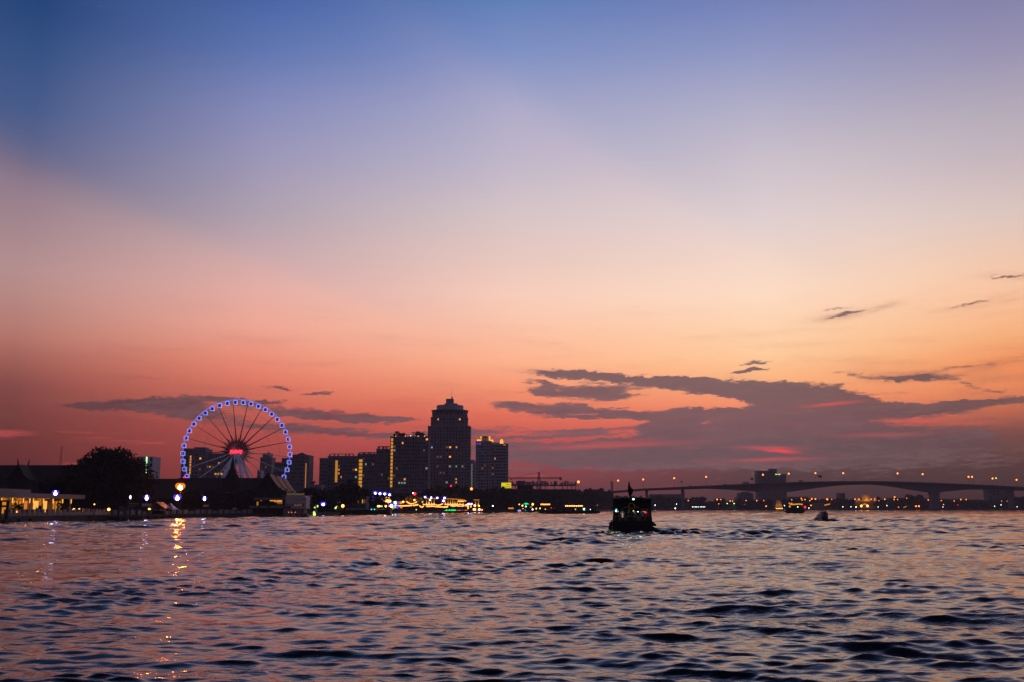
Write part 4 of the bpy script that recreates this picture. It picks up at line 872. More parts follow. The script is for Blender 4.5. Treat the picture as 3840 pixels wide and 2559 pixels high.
def vehicle(name, label, cat, px, L, H, cab):
    x = PX(px, YB, 1810); z = deck_z(px) - .55; t = thing(name, label, cat, (x, YB + 1, z), 'vehicles on the bridge'); f = frame((x, YB + 1, z), 0)
    MB(f).prism([(-L/2, .4), (L/2, .4), (L/2, .4 + H * .45), (L/2 - .9 * (1 - cab), .4 + H * .5), (L/2 - 1.5 * (1 - cab) - .1, H), (-L/2 + .3, H), (-L/2, H * .6)], -.95, .95, 'y').build('body', M['white'] if cab else M['dark'], t)
    MB(f).prism([(L/2 - 1.4 * (1 - cab) - .3, H * .58), (L/2 - 1.6 * (1 - cab) - .3, H * .9), (-L/2 + .5, H * .9), (-L/2 + .4, H * .58)], -.97, -.951, 'y').build('side_window', M['glass'], t)
    for sx_ in (-L * .32, L * .32):
        for y in (-.8, .8): MB(f).tube((sx_, y - .12, .38), (sx_, y + .12, .38), .38, n=10).build('wheel', M['rubber'], t)
vehicle('delivery_van', 'white box van driving on the highest part of the bridge', 'van', 3004, 5.5, 2.9, .8)
vehicle('bus', 'long bus on the bridge left of the square building', 'bus', 2797, 8.5, 3.0, 1)
vehicle('parked_car', 'dark car on the rising left part of the bridge', 'car', 2720, 4.4, 1.7, 0)
vehicle('parked_car', 'small dark car on the bridge above the first thin pier', 'car', 2590, 4.4, 1.6, 0)
fl = thing('flood_light', 'golden flood light burning at the foot of the bridge pier', 'flood light', (PX(2920, YB), YB - 3, .2))
x = PX(2920, YB)
MB().box(x - 4.8, x + 4.8, YB - 4.6, YB - 1.1, -1, 1.05).build('plinth', M['bridge'], fl)
for k in range(5): MB().lathe([(.35, 1.05), (.6, 1.6), (.62, 1.9), (.3, 1.95)], (x - 3.6 + k * 1.8, YB - 3.4, 0), 8).build('lamp_head', E['amber'], fl)
for k, dx in enumerate((-2.2, 2.2)):
    l = bpy.data.lights.new('spot', 'SPOT'); l.energy = 1500; l.color = (1, .42, .05); l.spot_size = R(80); l.spot_blend = 1; l.shadow_soft_size = .4
    o = bpy.data.objects.new('spot', l); COL.objects.link(o); o.location = Vector((x + dx, YB - 4.2, 1.6)) - ORG[fl.name]; o.rotation_euler = (R(155), 0, 0); o.parent = fl
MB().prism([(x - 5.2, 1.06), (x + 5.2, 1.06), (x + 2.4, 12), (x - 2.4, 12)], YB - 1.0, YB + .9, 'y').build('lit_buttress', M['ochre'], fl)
# ------------------------------------------------------------------ far shore
mass('far_treeline', 'distant low dark band of trees and roofs along the far river bank under the bridge', [(2285,1858),(2400,1862),(2560,1868),(2650,1882),(2760,1878),(2900,1876),(3000,1868),(3100,1874),(3220,1872),(3330,1876),(3400,1868),(3480,1874),(3600,1876),(3700,1880),(3800,1868),(3900,1858),(4100,1864)], 0, 60, 17000, 2.6, 9, Yfix=FARY + 18)
FB = [(2440,2562,1862,30,'long flat roofed shed left of the thin bridge pier','warehouse'),(2560,2590,1880,20,'low shed right of the thin bridge pier','shed'),(2680,2760,1892,14,'long low quay shed in the middle of the far bank','shed'),(2772,2824,1852,120,'grey stepped building behind the far bank lights','building'),(2764,2776,1868,90,'small grey block left of the stepped building','building'),(2960,3028,1866,60,'flat dark building right of the lit bridge pier','building'),(3150,3168,1852,60,'small dark water tank tower on the far bank','tank'),(3340,3400,1870,40,'long dark roof right of the golden temple','building'),(3705,3792,1832,140,'tall hazy grey block behind the right end of the bridge','apartment block'),(3520,3600,1874,30,'long low building right of the thick bridge pier','building'),(3050,3140,1890,10,'low quay wall building below the twin orange lamps','building'),(3610,3690,1882,20,'low dark shed near the right end of the far bank','shed')]
for px0, px1, py, dy, l, cat in FB:
    Y = FARY + 6 + dy; t = block('warehouse' if cat == 'warehouse' else cat.replace(' ', '_') if cat != 'building' else 'riverside_building', l, cat, px0, px1, Y)
    w = PX(px1, Y) - PX(px0, Y)
    x0, x1, zt = facade(t, px0, px1, py, Y, 16, max(2, int(w / 5)), 3.4, M['tower2'], slab=.2, cap=30)
    if cat in ('shed', 'warehouse'): MB().prism([(Y - .5, zt + .9), (Y + 17, zt + .9), (Y + 8, zt + 3)], x0 - .5, x1 + .5, 'x').build('roof', M['darktile'], t)
    if py == 1852 and px0 == 2772: facade(t, px0 + 12, px1 - 12, 1847, Y + 2, 10, 6, 3.4, M['tower2'], slab=.2, cap=10, z_from=zt + .9)
t = block('office_block', 'square grey office block rising behind the bridge over its lit pier', 'office block', 2840, 2947, 1750)
facade(t, 2842, 2912, 1768, 1750, 24, 12, 3.4, M['tower2'], cap=70)
facade(t, 2888, 2912, 1761, 1752, 16, 4, 3.4, M['tower2'], z_from=PZ(1768, 1750) + 1, cap=10)
facade(t, 2912.5, 2947, 1781, 1751, 22, 6, 3.4, M['tower2'], cap=20)
for a, b in ((2912.5, 2920), (2923, 2931)): MB().box(PX(a, 1750), PX(b, 1750), 1749, 1750, PZ(1781, 1750), PZ(1778, 1750)).build('roof_sign', E['lightgreen'], t)
for i, (px, top, w, l) in enumerate(((2470,1853,16,'pointed far tree on the shed roofline left of the thin pier'),(2620,1863,32,'round dark tree on the far bank right of the thin pier'),(2700,1868,18,'small far tree under the left half of the bridge'),(3430,1856,40,'domed dark tree on the far bank left of the thick pier'),(3830,1858,44,'large dark tree at the right edge of the far bank'),(3290,1862,14,'small pointed tree right of the golden temple'),(3130,1868,30,'low dark tree left of the golden temple'))):
    Y = FARY + 14; h = PZ(top, Y) - 1.05
    tree_obj('far_tree', l, 'tree', (PX(px, Y), Y, 1.05), w, w * .7, h * .86, h * .16, 70 + i, 46, 60, 1.3, 'leafdark', 'trees on the far bank')
gtm = thing('golden_temple', 'small floodlit golden temple with pointed gables on the far bank', 'temple', (PX(3250, FARY + 10), FARY + 10, 1.05)); Y = FARY + 10
def gtri(a, b, c, py0, py1, nm, mm='gold2', dy=0): MB().prism([(PX(a, Y), PZ(py0, Y)), (PX(b, Y), PZ(py0, Y)), (PX(c, Y), PZ(py1, Y))], Y + dy, Y + dy + 3, 'y').build(nm, E[mm], gtm)
gtri(3232, 3268, 3250, 1880, 1858, 'gable', 'tgold'); gtri(3240, 3262, 3251, 1880, 1866, 'gable', 'gold2', -1)
for a_, b_, c_ in ((3236, 1878, 1857), (3241, 1876, 1853), (3246, 1872, 1850), (3256, 1872, 1853), (3262, 1876, 1859), (3220, 1880, 1865), (3284, 1880, 1861), (3278, 1880, 1869), (3226, 1880, 1871)):
    MB().path([(PX(a_, Y), Y - .5, PZ(b_, Y)), (PX(a_, Y), Y - .5, PZ((b_ + c_) / 2, Y)), (PX(a_, Y), Y - .5, PZ(c_, Y))], [.95, .5, .05], 6).build('pinnacle', E['tgold'], gtm)
gtri(3213, 3230, 3220, 1880, 1871, 'side_gable', 'tgold'); gtri(3276, 3290, 3284, 1879, 1867, 'side_gable', 'tgold')
MB().box(PX(3213, Y), PX(3290, Y), Y + 3.2, Y + 12, 1.05, PZ(1879, Y)).build('wall', M['ochre'], gtm)
MB().path([(PX(3250, Y), Y + 1.5, PZ(1853, Y)), (PX(3250, Y), Y + 1.5, PZ(1848, Y)), (PX(3250, Y), Y + 1.5, PZ(1842, Y))], [.7, .35, .05], 6).build('spire', M['gold'], gtm)
pier_t = thing('lit_landing', 'orange lit arched landing stage at the water below the golden temple', 'landing stage', (PX(3243, FARY - 4), FARY - 4, 0)); Y = FARY - 4
MB().box(PX(3227, Y), PX(3260, Y), Y, Y + 5, -.5, PZ(1905, Y)).build('deck', M['red'], pier_t)
MB().path([(PX(p, Y), Y, PZ(q, Y)) for p, q in ((3229,1899),(3236,1893),(3244,1891),(3252,1894),(3257,1898))], .75, 6).build('lit_arch', E['gold2'], pier_t)
for px in (3230, 3253): MB().ball(P(px, 1898, Y - .5), 1.5, 8).build('lamp', E['amber'], pier_t, True)
MB().box(PX(3232, Y), PX(3256, Y), Y + 1, Y + 4, PZ(1905, Y), PZ(1902, Y)).build('lit_wall', E['windim'], pier_t)
far = dict(o=[(2581,1878,1),(2689,1874,1.5),(2703,1874,1),(2695,1890,.9),(2738,1880,1.2),(2747,1880,.9),(2798,1878,1),(2838,1878,1.1),(2864,1878,.8),(2902,1878,1.5),(2873,1899,1.3),(2969,1875,.9),(3005,1870,1.2),(3008,1876,1),(3019,1874,1.1),(3037,1878,1),(3044,1872,1.5),(3058,1872,1.5),(3041,1896,1.3),(3102,1873,1.8),(3118,1873,1.4),(3206,1873,1.3),(3221,1873,1.5),(3267,1873,1.1),(3282,1873,1.5),(3296,1879,1),(3318,1873,1.2),(3355,1865,1.4),(3353,1874,1.1),(3366,1874,.9),(3400,1869,.8),(3430,1879,.9),(3370,1902,.9),(3435,1899,1.6),(3446,1899,1.6),(3481,1876,1),(3520,1868,1.5),(3530,1878,.9),(3538,1893,.9),(3578,1879,.9),(3603,1874,1.2),(3623,1874,1),(3756,1880,.7),(3777,1880,.8)],
           w=[(2457,1895,.9),(2537,1891,.9),(2532,1907,1.2),(2901,1897,.8),(2903,1907,.8),(2942,1897,.9),(3033,1906,.9),(3161,1901,.9),(3191,1901,.8),(3210,1902,1.1),(3293,1902,.8),(3326,1897,.8),(3536,1902,.7),(3754,1894,.8),(3814,1901,.7)], g=[(2727,1889,1.1),(2753,1889,1.3),(3730,1899,1.1)], r=[(2793,1892,.7),(3592,1894,.9)], v=[(3487,1905,.9)])
allp = sorted([(p[0], p[1], p[2], k) for k, L in far.items() for p in L])
cname = dict(o='orange', w='white', g='green', r='red', v='blue'); cm = dict(o='orange', w='white', g='green', r='redl', v='violet'); seen = {}
def near(px):
    for a, b in ((2600,'left of the thin pier'),(2760,'between thin pier and stepped building'),(2905,'between stepped building and lit pier'),(3080,'right of the lit pier'),(3200,'below mid bridge'),(3300,'beside the golden temple'),(3505,'between golden temple and thick pier'),(3650,'right of the thick pier'),(9999,'near the bridge right end')):
        if px < a: return b
for px, py, r, k in allp:
    key = (near(px), k); seen[key] = seen.get(key, 0) + 1; i = seen[key]
    tot = sum(1 for q in allp if (near(q[0]), q[3]) == key)
    lab = f'{cname[k]} far bank lamp {key[0]}' + ('' if tot == 1 else f', {ordn[min(i - 1, 13)]} of {tot} from left')
    lamp('shore_lamp', lab, px, py, FARY + 3 + (py < 1890) * 7, r * .62, cm[k], 'lamps along the far bank', pole=.1)
for px, l in ((3102, 'lying amber lit banner below the big orange lamps'), (3394, 'small amber lit strip low on the far bank')):
    s = thing('lit_strip', l, 'light strip', (PX(px, FARY + 2), FARY + 2, 1.05)); w = 9 if px == 3102 else 5; c = P(px, 1893 if px == 3102 else 1902, FARY + 2)
    MB().path([c + Vector((-w * .4, 0, -.8)), c, c + Vector((w * .4, 0, .9))], .75 if px == 3102 else .5, 6).build('tube', E['gold2'], s)
    MB().tube((c.x, c.y + 1, 1.05), (c.x, c.y + 1, c.z), .1).build('post', M['dark'], s)
rl = thing('lamp_row', 'short row of small white lamps low on the far bank left', 'lamp row', (PX(2618, FARY + 2), FARY + 2, 1.05))
for k in range(9): MB().ball(P(2597 + k * 5.3 + (3 if k > 4 else 0), 1901.5, FARY + 2), .45, 6).build('bulb', E['white'], rl)
MB().box(PX(2594, FARY + 3), PX(2644, FARY + 3), FARY + 2.8, FARY + 3.4, 1.05, PZ(1900, FARY)).build('rail', M['dark'], rl)
# ------------------------------------------------------------------ lit quay in the middle distance
def YQ(px, d=6): return bankY(px) + d
lw = thing('low_block', 'low riverside hall with a few dim amber windows under the tall dark tree', 'building', P(1335, 1900, YQ(1335, 12))[:2] + (1.05,)); Y = YQ(1335, 12)
facade(lw, 1300, 1372, 1866, Y, 9, 9, 3.0, M['concrete'], lit=[(1307,1876,'windim'),(1315,1876,'windim'),(1342,1876,'gold2'),(1347,1876,'windim'),(1360,1876,'gold2'),(1366,1876,'windim')], slab=.3, cap=40, roofcap=.3)
tn = thing('tent', 'low pale grey canopy left of the tall dark riverside tree', 'canopy', P(1243, 1900, YQ(1243, 8))[:2] + (1.05,)); Y = YQ(1243, 8)
MB().prism([(PX(1217, Y), PZ(1887, Y)), (PX(1268, Y), PZ(1887, Y)), (PX(1262, Y), PZ(1879, Y)), (PX(1228, Y), PZ(1879, Y))], Y, Y + 6, 'y').build('roof', M['offwhite'], tn)
for px in (1220, 1243, 1265): MB().tube((PX(px, Y + 1), Y + 1, 1.05), (PX(px, Y + 1), Y + 1, PZ(1887, Y)), .12).build('leg', M['metal'], tn)
sg = thing('kiosk', 'small kiosk with a pale green lit wall right of the white boat', 'kiosk', P(1160, 1900, YQ(1160, 5))[:2] + (1.05,)); Y = YQ(1160, 5)
MB().box(PX(1150, Y), PX(1182, Y), Y, Y + 4, 1.05, PZ(1893, Y)).build('wall', M['green'], sg)  # green light on the wall is put into its colour
MB().box(PX(1153, Y), PX(1161, Y), Y - .12, Y - .005, PZ(1911, Y), PZ(1899, Y)).build('window', E['winpale'], sg)
MB().box(PX(1148, Y), PX(1184, Y), Y - .5, Y + 4.5, PZ(1893, Y) + .003, PZ(1891, Y)).build('roof', M['dark'], sg)
jp = thing('jetty_post', 'jetty post strung with yellow lamps between the white boat and the long barge', 'lamp post', P(1180, 1930, bankY(1180) - 2)[:2] + (-.5,)); Y = bankY(1180) - 2
MB().tube((PX(1180, Y), Y, -1), (PX(1181, Y), Y, PZ(1898, Y)), .14).build('post', M['dark'], jp)
for px, py, r, m in ((1180,1904,.34,'lightgreen'),(1191,1899,.28,'lightgreen'),(1178,1922,.42,'lightgreen'),(1179,1930,.5,'lightgreen'),(1180,1912,.2,'lightgreen')): MB().ball(P(px, py, Y - .3), r, 8, 1.3).build('bulb', E[m], jp, True)
G3 = 'blue white lamps along the middle quay'
for px, py, r, l in ((1212,1891,.62,'large blue lamp low above the stern of the long dark barge'),(1396,1870,.55,'blue lamp hanging lower than the row of four, on its left'),(1407,1849,.62,'first blue lamp from the left in the row of four'),(1425,1851,.58,'second blue lamp in the row of four'),(1443,1852,.58,'third blue lamp in the row of four'),(1461,1855,.55,'last blue lamp in the row of four'),(1594,1864,.5,'first blue white lamp over the golden light displays'),(1617,1866,.45,'second blue white lamp over the golden displays'),(1640,1867,.5,'third blue white lamp over the golden displays'),(1667,1867,.55,'blue white lamp at the left end of the long string'),(1663,1878,.65,'violet white lamp under the left end of the long string'),(1757,1890,.55,'white lamp at the right end of the golden terrace'),(1768,1890,.5,'white lamp on a mast right of the golden terrace'),(1468,1896,.85,'glaring violet white lamp at the left tip of the golden crescent')):
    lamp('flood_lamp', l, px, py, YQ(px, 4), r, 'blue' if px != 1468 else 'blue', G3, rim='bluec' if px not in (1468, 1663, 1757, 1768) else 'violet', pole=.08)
ch = thing('lantern_cluster', 'cluster of small orange lanterns under the last blue lamps', 'lanterns', P(1454, 1900, YQ(1454))[:2] + (1.05,)); Y = YQ(1454)
for px, py, r, m in ((1432,1876,.5,'amber'),(1440,1879,.22,'dim'),(1446,1883,.5,'amber'),(1453,1878,.55,'amber'),(1455,1884,.4,'orange'),(1462,1880,.6,'amber'),(1449,1866,.35,'dim'),(1458,1867,.35,'dim'),(1447,1872,.25,'dim'),(1461,1872,.25,'dim')): MB().ball(P(px, py, Y), r, 8).build('lantern', E[m], ch, True)
for px in (1447, 1461): MB().tube((PX(px, Y), Y + .5, 1.05), (PX(px, Y), Y + .5, PZ(1866, Y)), .1).build('pole', M['dark'], ch)
def strip(name, label, pts, r, m, Yd=5, group=None, cat='light display'):
    px0, py0 = pts[len(pts) // 2]; Y = YQ(px0, Yd); t = thing(name, label, cat, (PX(px0, Y), Y, 1.05), group)
    MB().path([P(a, b, YQ(a, Yd)) for a, b in pts], r, 6).build('light_tube', E[m], t, True)
    for a, b in (pts[0], pts[-1]):
        Y2 = YQ(a, Yd); MB().tube((PX(a, Y2), Y2 + .5, 1.05), (PX(a, Y2), Y2 + .5, max(1.3, PZ(b, Y2))), .1).build('post', M['dark'], t)
    return t
G4 = 'golden light displays on the quay'
strip('light_crescent', 'long golden crescent of light running right from the glaring lamp', [(1474,1893),(1485,1896),(1500,1898),(1520,1897.5),(1545,1896)], 0.286, 'gold', 5, G4)
strip('light_crescent', 'smile shaped golden crescent above the long one', [(1525,1882),(1532,1887),(1541,1890),(1551,1889),(1562,1883)], 0.272, 'gold', 6, G4)
strip('light_crescent', 'small deep golden crescent right of the long one', [(1574,1897),(1577,1901),(1583,1903),(1588,1899)], 0.272, 'gold', 4, G4)
strip('light_crescent', 'shallow golden crescent between the two rows of light masts', [(1634,1893),(1641,1896),(1650,1894),(1660,1890)], 0.258, 'gold', 5, G4)
strip('light_bar', 'short golden bar ending the long crescent', [(1551,1896),(1559,1895),(1567,1893)], 0.326, 'gold', 5.5, G4)
strip('light_bar', 'golden bar of light at the foot of the four light masts', [(1587,1892),(1600,1894),(1615,1892.5),(1630,1892)], 0.286, 'gold', 5, G4)
strip('light_bar', 'short fat amber bar hanging below the long string', [(1719,1880),(1732,1880.5),(1746,1880)], 0.354, 'gold', 5, G4)
strip('light_bar', 'long low golden bar under the shallow crescent', [(1600,1900),(1622,1899),(1640,1901),(1660,1902)], 0.272, 'gold', 3, G4)
strip('light_bar', 'long golden rail at the foot of the eight light masts', [(1667,1892),(1690,1893),(1725,1893),(1762,1893)], 0.272, 'gold', 6, G4)
strip('light_bar', 'broken lower golden rail under the eight light masts', [(1664,1902),(1678,1901.5)], 0.374, 'gold', 3, G4)
strip('light_bar', 'wavy golden rail under the right half of the eight light masts', [(1690,1897),(1700,1899),(1712,1897),(1726,1899)], 0.258, 'gold', 3.5, G4)
strip('light_bar', 'golden bar beside the white lamp at the end of the terrace', [(1732,1899),(1740,1896),(1752,1897)], 0.340, 'gold', 4, G4)
strip('string_light', 'thin amber light string over the four light masts', [(1594,1870.5),(1614,1870.5),(1634,1871.5)], .16, 'gold2', 5, 'light strings', 'string light')
strip('string_light', 'long thin amber light string over the eight light masts', [(1670,1871),(1700,1872),(1742,1875)], .17, 'gold2', 5, 'light strings', 'string light')
strip('string_light', 'short amber crossbar string on the pair of masts at the right', [(1777,1875.5),(1788,1875.5),(1797,1876)], .15, 'gold2', 5, 'light strings', 'string light')
for i, (px, t0, t1) in enumerate(((1600,1877,1894),(1609,1870,1895),(1618,1874,1896),(1628,1877,1895),(1670,1878,1894),(1680,1877,1897),(1689,1877,1893),(1698,1873,1897),(1706,1879,1893),(1715,1878,1893),(1725,1884,1893),(1737,1884,1894),(1783,1881,1899),(1794,1880,1899))):
    Y = YQ(px, 4.5); lab = ('one of the four light masts, ' if i < 4 else 'one of the eight light masts under the long string, ' if i < 12 else 'one of the pair of light masts at the right end, ') + ['first from the left','second from the left','third from the left','fourth from the left','first from the left','second from the left','third from the left','fourth from the left','fifth from the left','sixth from the left','seventh from the left','eighth from the left','on the left','on the right'][i]
    t = thing('light_mast', lab, 'light mast', (PX(px, Y), Y, 1.05), 'light masts on the quay')
    a, b = P(px, t0, Y), P(px, t1, Y); mid = a.lerp(b, .55)
    MB().tube((a.x, Y, 1.05), (a.x, Y, a.z + 1.6), .10, .05).build('mast', M['dark'], t)
    MB().path([a, mid], [.12, .2], 6).build('upper_glow', E['gold2'], t, True)
    MB().path([mid + Vector((0, 0, -.003)), b], [.2, .36], 6).build('lower_glow', E['gold'], t, True)
for i, (px, w, h) in enumerate(((1525,7,20),(1541,8,20),(1562,8,22),(1577,5,12))):
    Y = YQ(px, 9); t = thing('lit_shrub', 'amber lit cone shaped tree behind the smile crescent, ' + ['first','second','third','last and smallest'][i] + ' from the left', 'lit tree', (PX(px, Y), Y, 1.05), 'amber lit trees on the quay')
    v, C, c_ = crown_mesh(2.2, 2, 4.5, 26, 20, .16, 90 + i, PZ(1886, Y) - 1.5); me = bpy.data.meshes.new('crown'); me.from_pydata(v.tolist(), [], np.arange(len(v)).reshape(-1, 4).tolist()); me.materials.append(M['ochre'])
    c = bpy.data.objects.new('crown', me); COL.objects.link(c); c.parent = t
    MB().tube((PX(px, Y), Y, 1.05), (PX(px, Y), Y, PZ(1880, Y)), .15).build('trunk', M['bark'], t)
    mb = MB()
    for k in range(12): mb.ball((PX(px, Y) + rnd.uniform(-.9, .9), Y - 1.1, PZ(1886, Y) + rnd.uniform(0, 2.6)), .09, 5)
    mb.build('fairy_light', E['gold2'], t)
for nm, px, m, l in (('led_panel',1481,'gledc','pale green led panel above the long crescent'),('led_panel',1492,'violet','violet led panel between the green and amber ones'),('led_panel',1503,'gold2','amber led panel beside the violet one')):
    Y = YQ(px, 7); t = thing(nm, l, 'led panel', (PX(px, Y), Y, 1.05), 'coloured panels on the quay')
    MB().box(PX(px - 4.6, Y), PX(px + 4.6, Y), Y, Y + .2, PZ(1891, Y), PZ(1881, Y)).build('screen', E[m], t)
    MB().box(PX(px - 4, Y), PX(px + 4, Y), Y + .25, Y + .5, 1.05, PZ(1882, Y)).build('stand', M['dark'], t)
for px, m, l, r in ((1480,'gleds','small green glow made for the reflection of the green panel',.6),(1490,'violet','violet glow made for the reflection of the violet panel',.8),(1472,'dim','dim orange lamp low under the glaring lamp',.5),(1505,'gold2','amber lamp low on the quay right of the violet glow',.6)):  # green and violet globes stand in for reflections of the panels above
    lamp('quay_lamp', l, px, 1902 if px != 1472 else 1907, YQ(px, 2), r, m, 'coloured lamps low on the quay')
for px, py, m, l, r in ((1555,1853,'redl','round red orange lantern on a pole behind the golden crescents',.75),(1549,1850,'white','small white lamp touching the red lantern',.3),(1554,1876,'amber','pale amber lamp above the smile crescent',.45),(1512,1883,'amber','amber lamp right of the amber led panel',.5),(1612,1876,'white','small white lamp between the first two light masts',.35),(1561,1912,'lightgreen','tiny yellow lamp at the waterline below the crescents',.3),(1691,1823,'redl','red lamp glowing in the dark trees under the tallest tower',.5),(1768,1834,'orange','orange lamp in front of the slim pale tower',.75),(1848,1898,'white','lone small white lamp in the dark woods right of the mast pair',.4),(1780,1897,'amber','bright lamp at the foot of the left mast of the pair',.7),(1796,1898,'amber','bright lamp at the foot of the right mast of the pair',.5),(1755,1903,'gold','tall flame shaped amber lamp near the water',.55),(1766,1900,'gold','narrow amber lamp near the water right of the flame shaped one',.35),(1358,1905,'white','tiny lamp behind the long dark barge',.15)):
    lamp('quay_lamp', l, px, py, YQ(px, 5) if py > 1840 else YQ(px, 20), r, m, 'single lamps on the middle quay', stretch=1.9 if px in (1755, 1766) else 1)
fw = thing('fan_shrub', 'green lit fan shaped shrub between crescents and light masts', 'shrub', (PX(1585, YQ(1585)), YQ(1585), 1.05))
mb = MB(); q = P(1582, 1889, YQ(1585))
for k in range(9): a = -.9 + k * .25; mb.path([q, q + Vector((math.sin(a) * 1.6 + .4, 0, math.cos(a) * 1.5))], [.16, .04], 4)
mb.build('frond', M['leaf'], fw); MB().tube((q.x, q.y, 1.05), q, .12).build('stem', M['bark'], fw)
for i, (px, py, r) in enumerate(((1584,1884,.3), (1586,1880,.2))): MB().ball(P(px, py, YQ(1585) - .3), r, 6).build('bulb', E['lightgreen'], fw)
for px0, px1, py, m, l in ((1906,1926,1906.5,'gold2','flat amber light strip at the waterline right of the woods'),(2027,2063,1892,'gold','long bright amber tube light over the low dark riverboat'),(1988,1996,1902,'dim','short dim orange tube right of the green lit palm')):
    Y = YQ(1990 if px0 > 1980 else px0, 4); t = thing('tube_light', l, 'tube light', (PX((px0 + px1) / 2, Y), Y, 1.05), 'tube lights on the quay')
    MB().path([P(px0, py, Y), P((px0 + px1) / 2, py + .4, Y), P(px1, py, Y)], .42 if m != 'dim' else .25, 6).build('tube', E[m], t)
    MB().tube((PX((px0 + px1) / 2, Y), Y + .5, 1.05), (PX((px0 + px1) / 2, Y), Y + .5, PZ(py, Y)), .1).build('post', M['dark'], t)
pt = thing('palm_tree', 'small palm lit bright green at the water by the woods', 'palm', (PX(1973, YQ(1973)), YQ(1973), 1.05)); Y = YQ(1973)
MB().tube((PX(1972, Y), Y, 1.05), (PX(1973, Y), Y, PZ(1893, Y)), .2).build('trunk', M['bark'], pt)
mb = MB(); q = P(1973, 1892, Y)
for k in range(9): a = -1.7 + k * .42; mb.path([q, q + Vector((math.sin(a) * 1.2, 0, math.cos(a) * .7 + .3)), q + Vector((math.sin(a) * 2.0, 0, math.cos(a) * .7 - .2))], [.16, .13, .04], 4)
mb.build('lit_frond', E['gleds'], pt); MB().ball(P(1972, 1900, Y - .3), .45, 6).build('base_lamp', E['gledc'], pt)
for px, py, r, m, l in ((1947,1892,.35,'amber','small amber lamp left of the green lit palm'),(1959,1897,.5,'amber','amber lamp touching the green palm on its left'),(1998,1892,.7,'amber','bright amber lamp right of the green palm'),(2011,1908,.4,'amber','small amber lamp left of the low riverboat'),(2025,1907,.42,'amber','amber lamp over the bow of the low riverboat'),(2045,1910,.35,'amber','third low amber lamp, above the riverboat deck'),(1961,1911,.7,'gold','square yellow lamp at the waterline beside the violet boat light'),(2067,1905,.35,'redl','tiny red lamp above the riverboat'),(1997,1911,.5,'white','white lamp at the waterline right of the yellow square lamp'),(2240,1895,.35,'dim','dim orange lamp above the right end of the riverboat')):
    lamp('quay_lamp', l, px, py, YQ(min(px, 2140), 4), r, m, 'single lamps on the quay by the woods')
# ------------------------------------------------------------------ boats
def hull_mesh(mx, L, hw, zd, bow=.5, stern=.85, rise=.6, draft=.5, n=12):
    """Lofted hull: x from 0 (stern) to L (bow)."""
    mb = MB(mx); rows = []
    for i in range(n + 1):
        f = i / n; w = hw * (stern + (1 - stern) * min(1, f * 4)) * (1 if f < 1 - bow else max(.04, math.cos((f - 1 + bow) / bow * math.pi / 2) ** .7))
        z = zd + rise * max(0, f - .6) ** 2 * 6.25; x = L * f
        rows.append([Vector((x, s * w * k, zz)) for s, k, zz in ((1, 1, z), (1, .97, .05), (1, .72, -draft), (-1, .72, -draft), (-1, .97, .05), (-1, 1, z))])
    mb.grid(rows)
    b = len(rows) * 0; mb.add(rows[0], [(0, 1, 2, 3, 4, 5)]); mb.add(rows[-1], [(5, 4, 3, 2, 1, 0)])
    for r0, r1 in zip(rows, rows[1:]): mb.add([r0[0], r1[0], r1[5], r0[5]], [(0, 1, 2, 3)])
    return mb
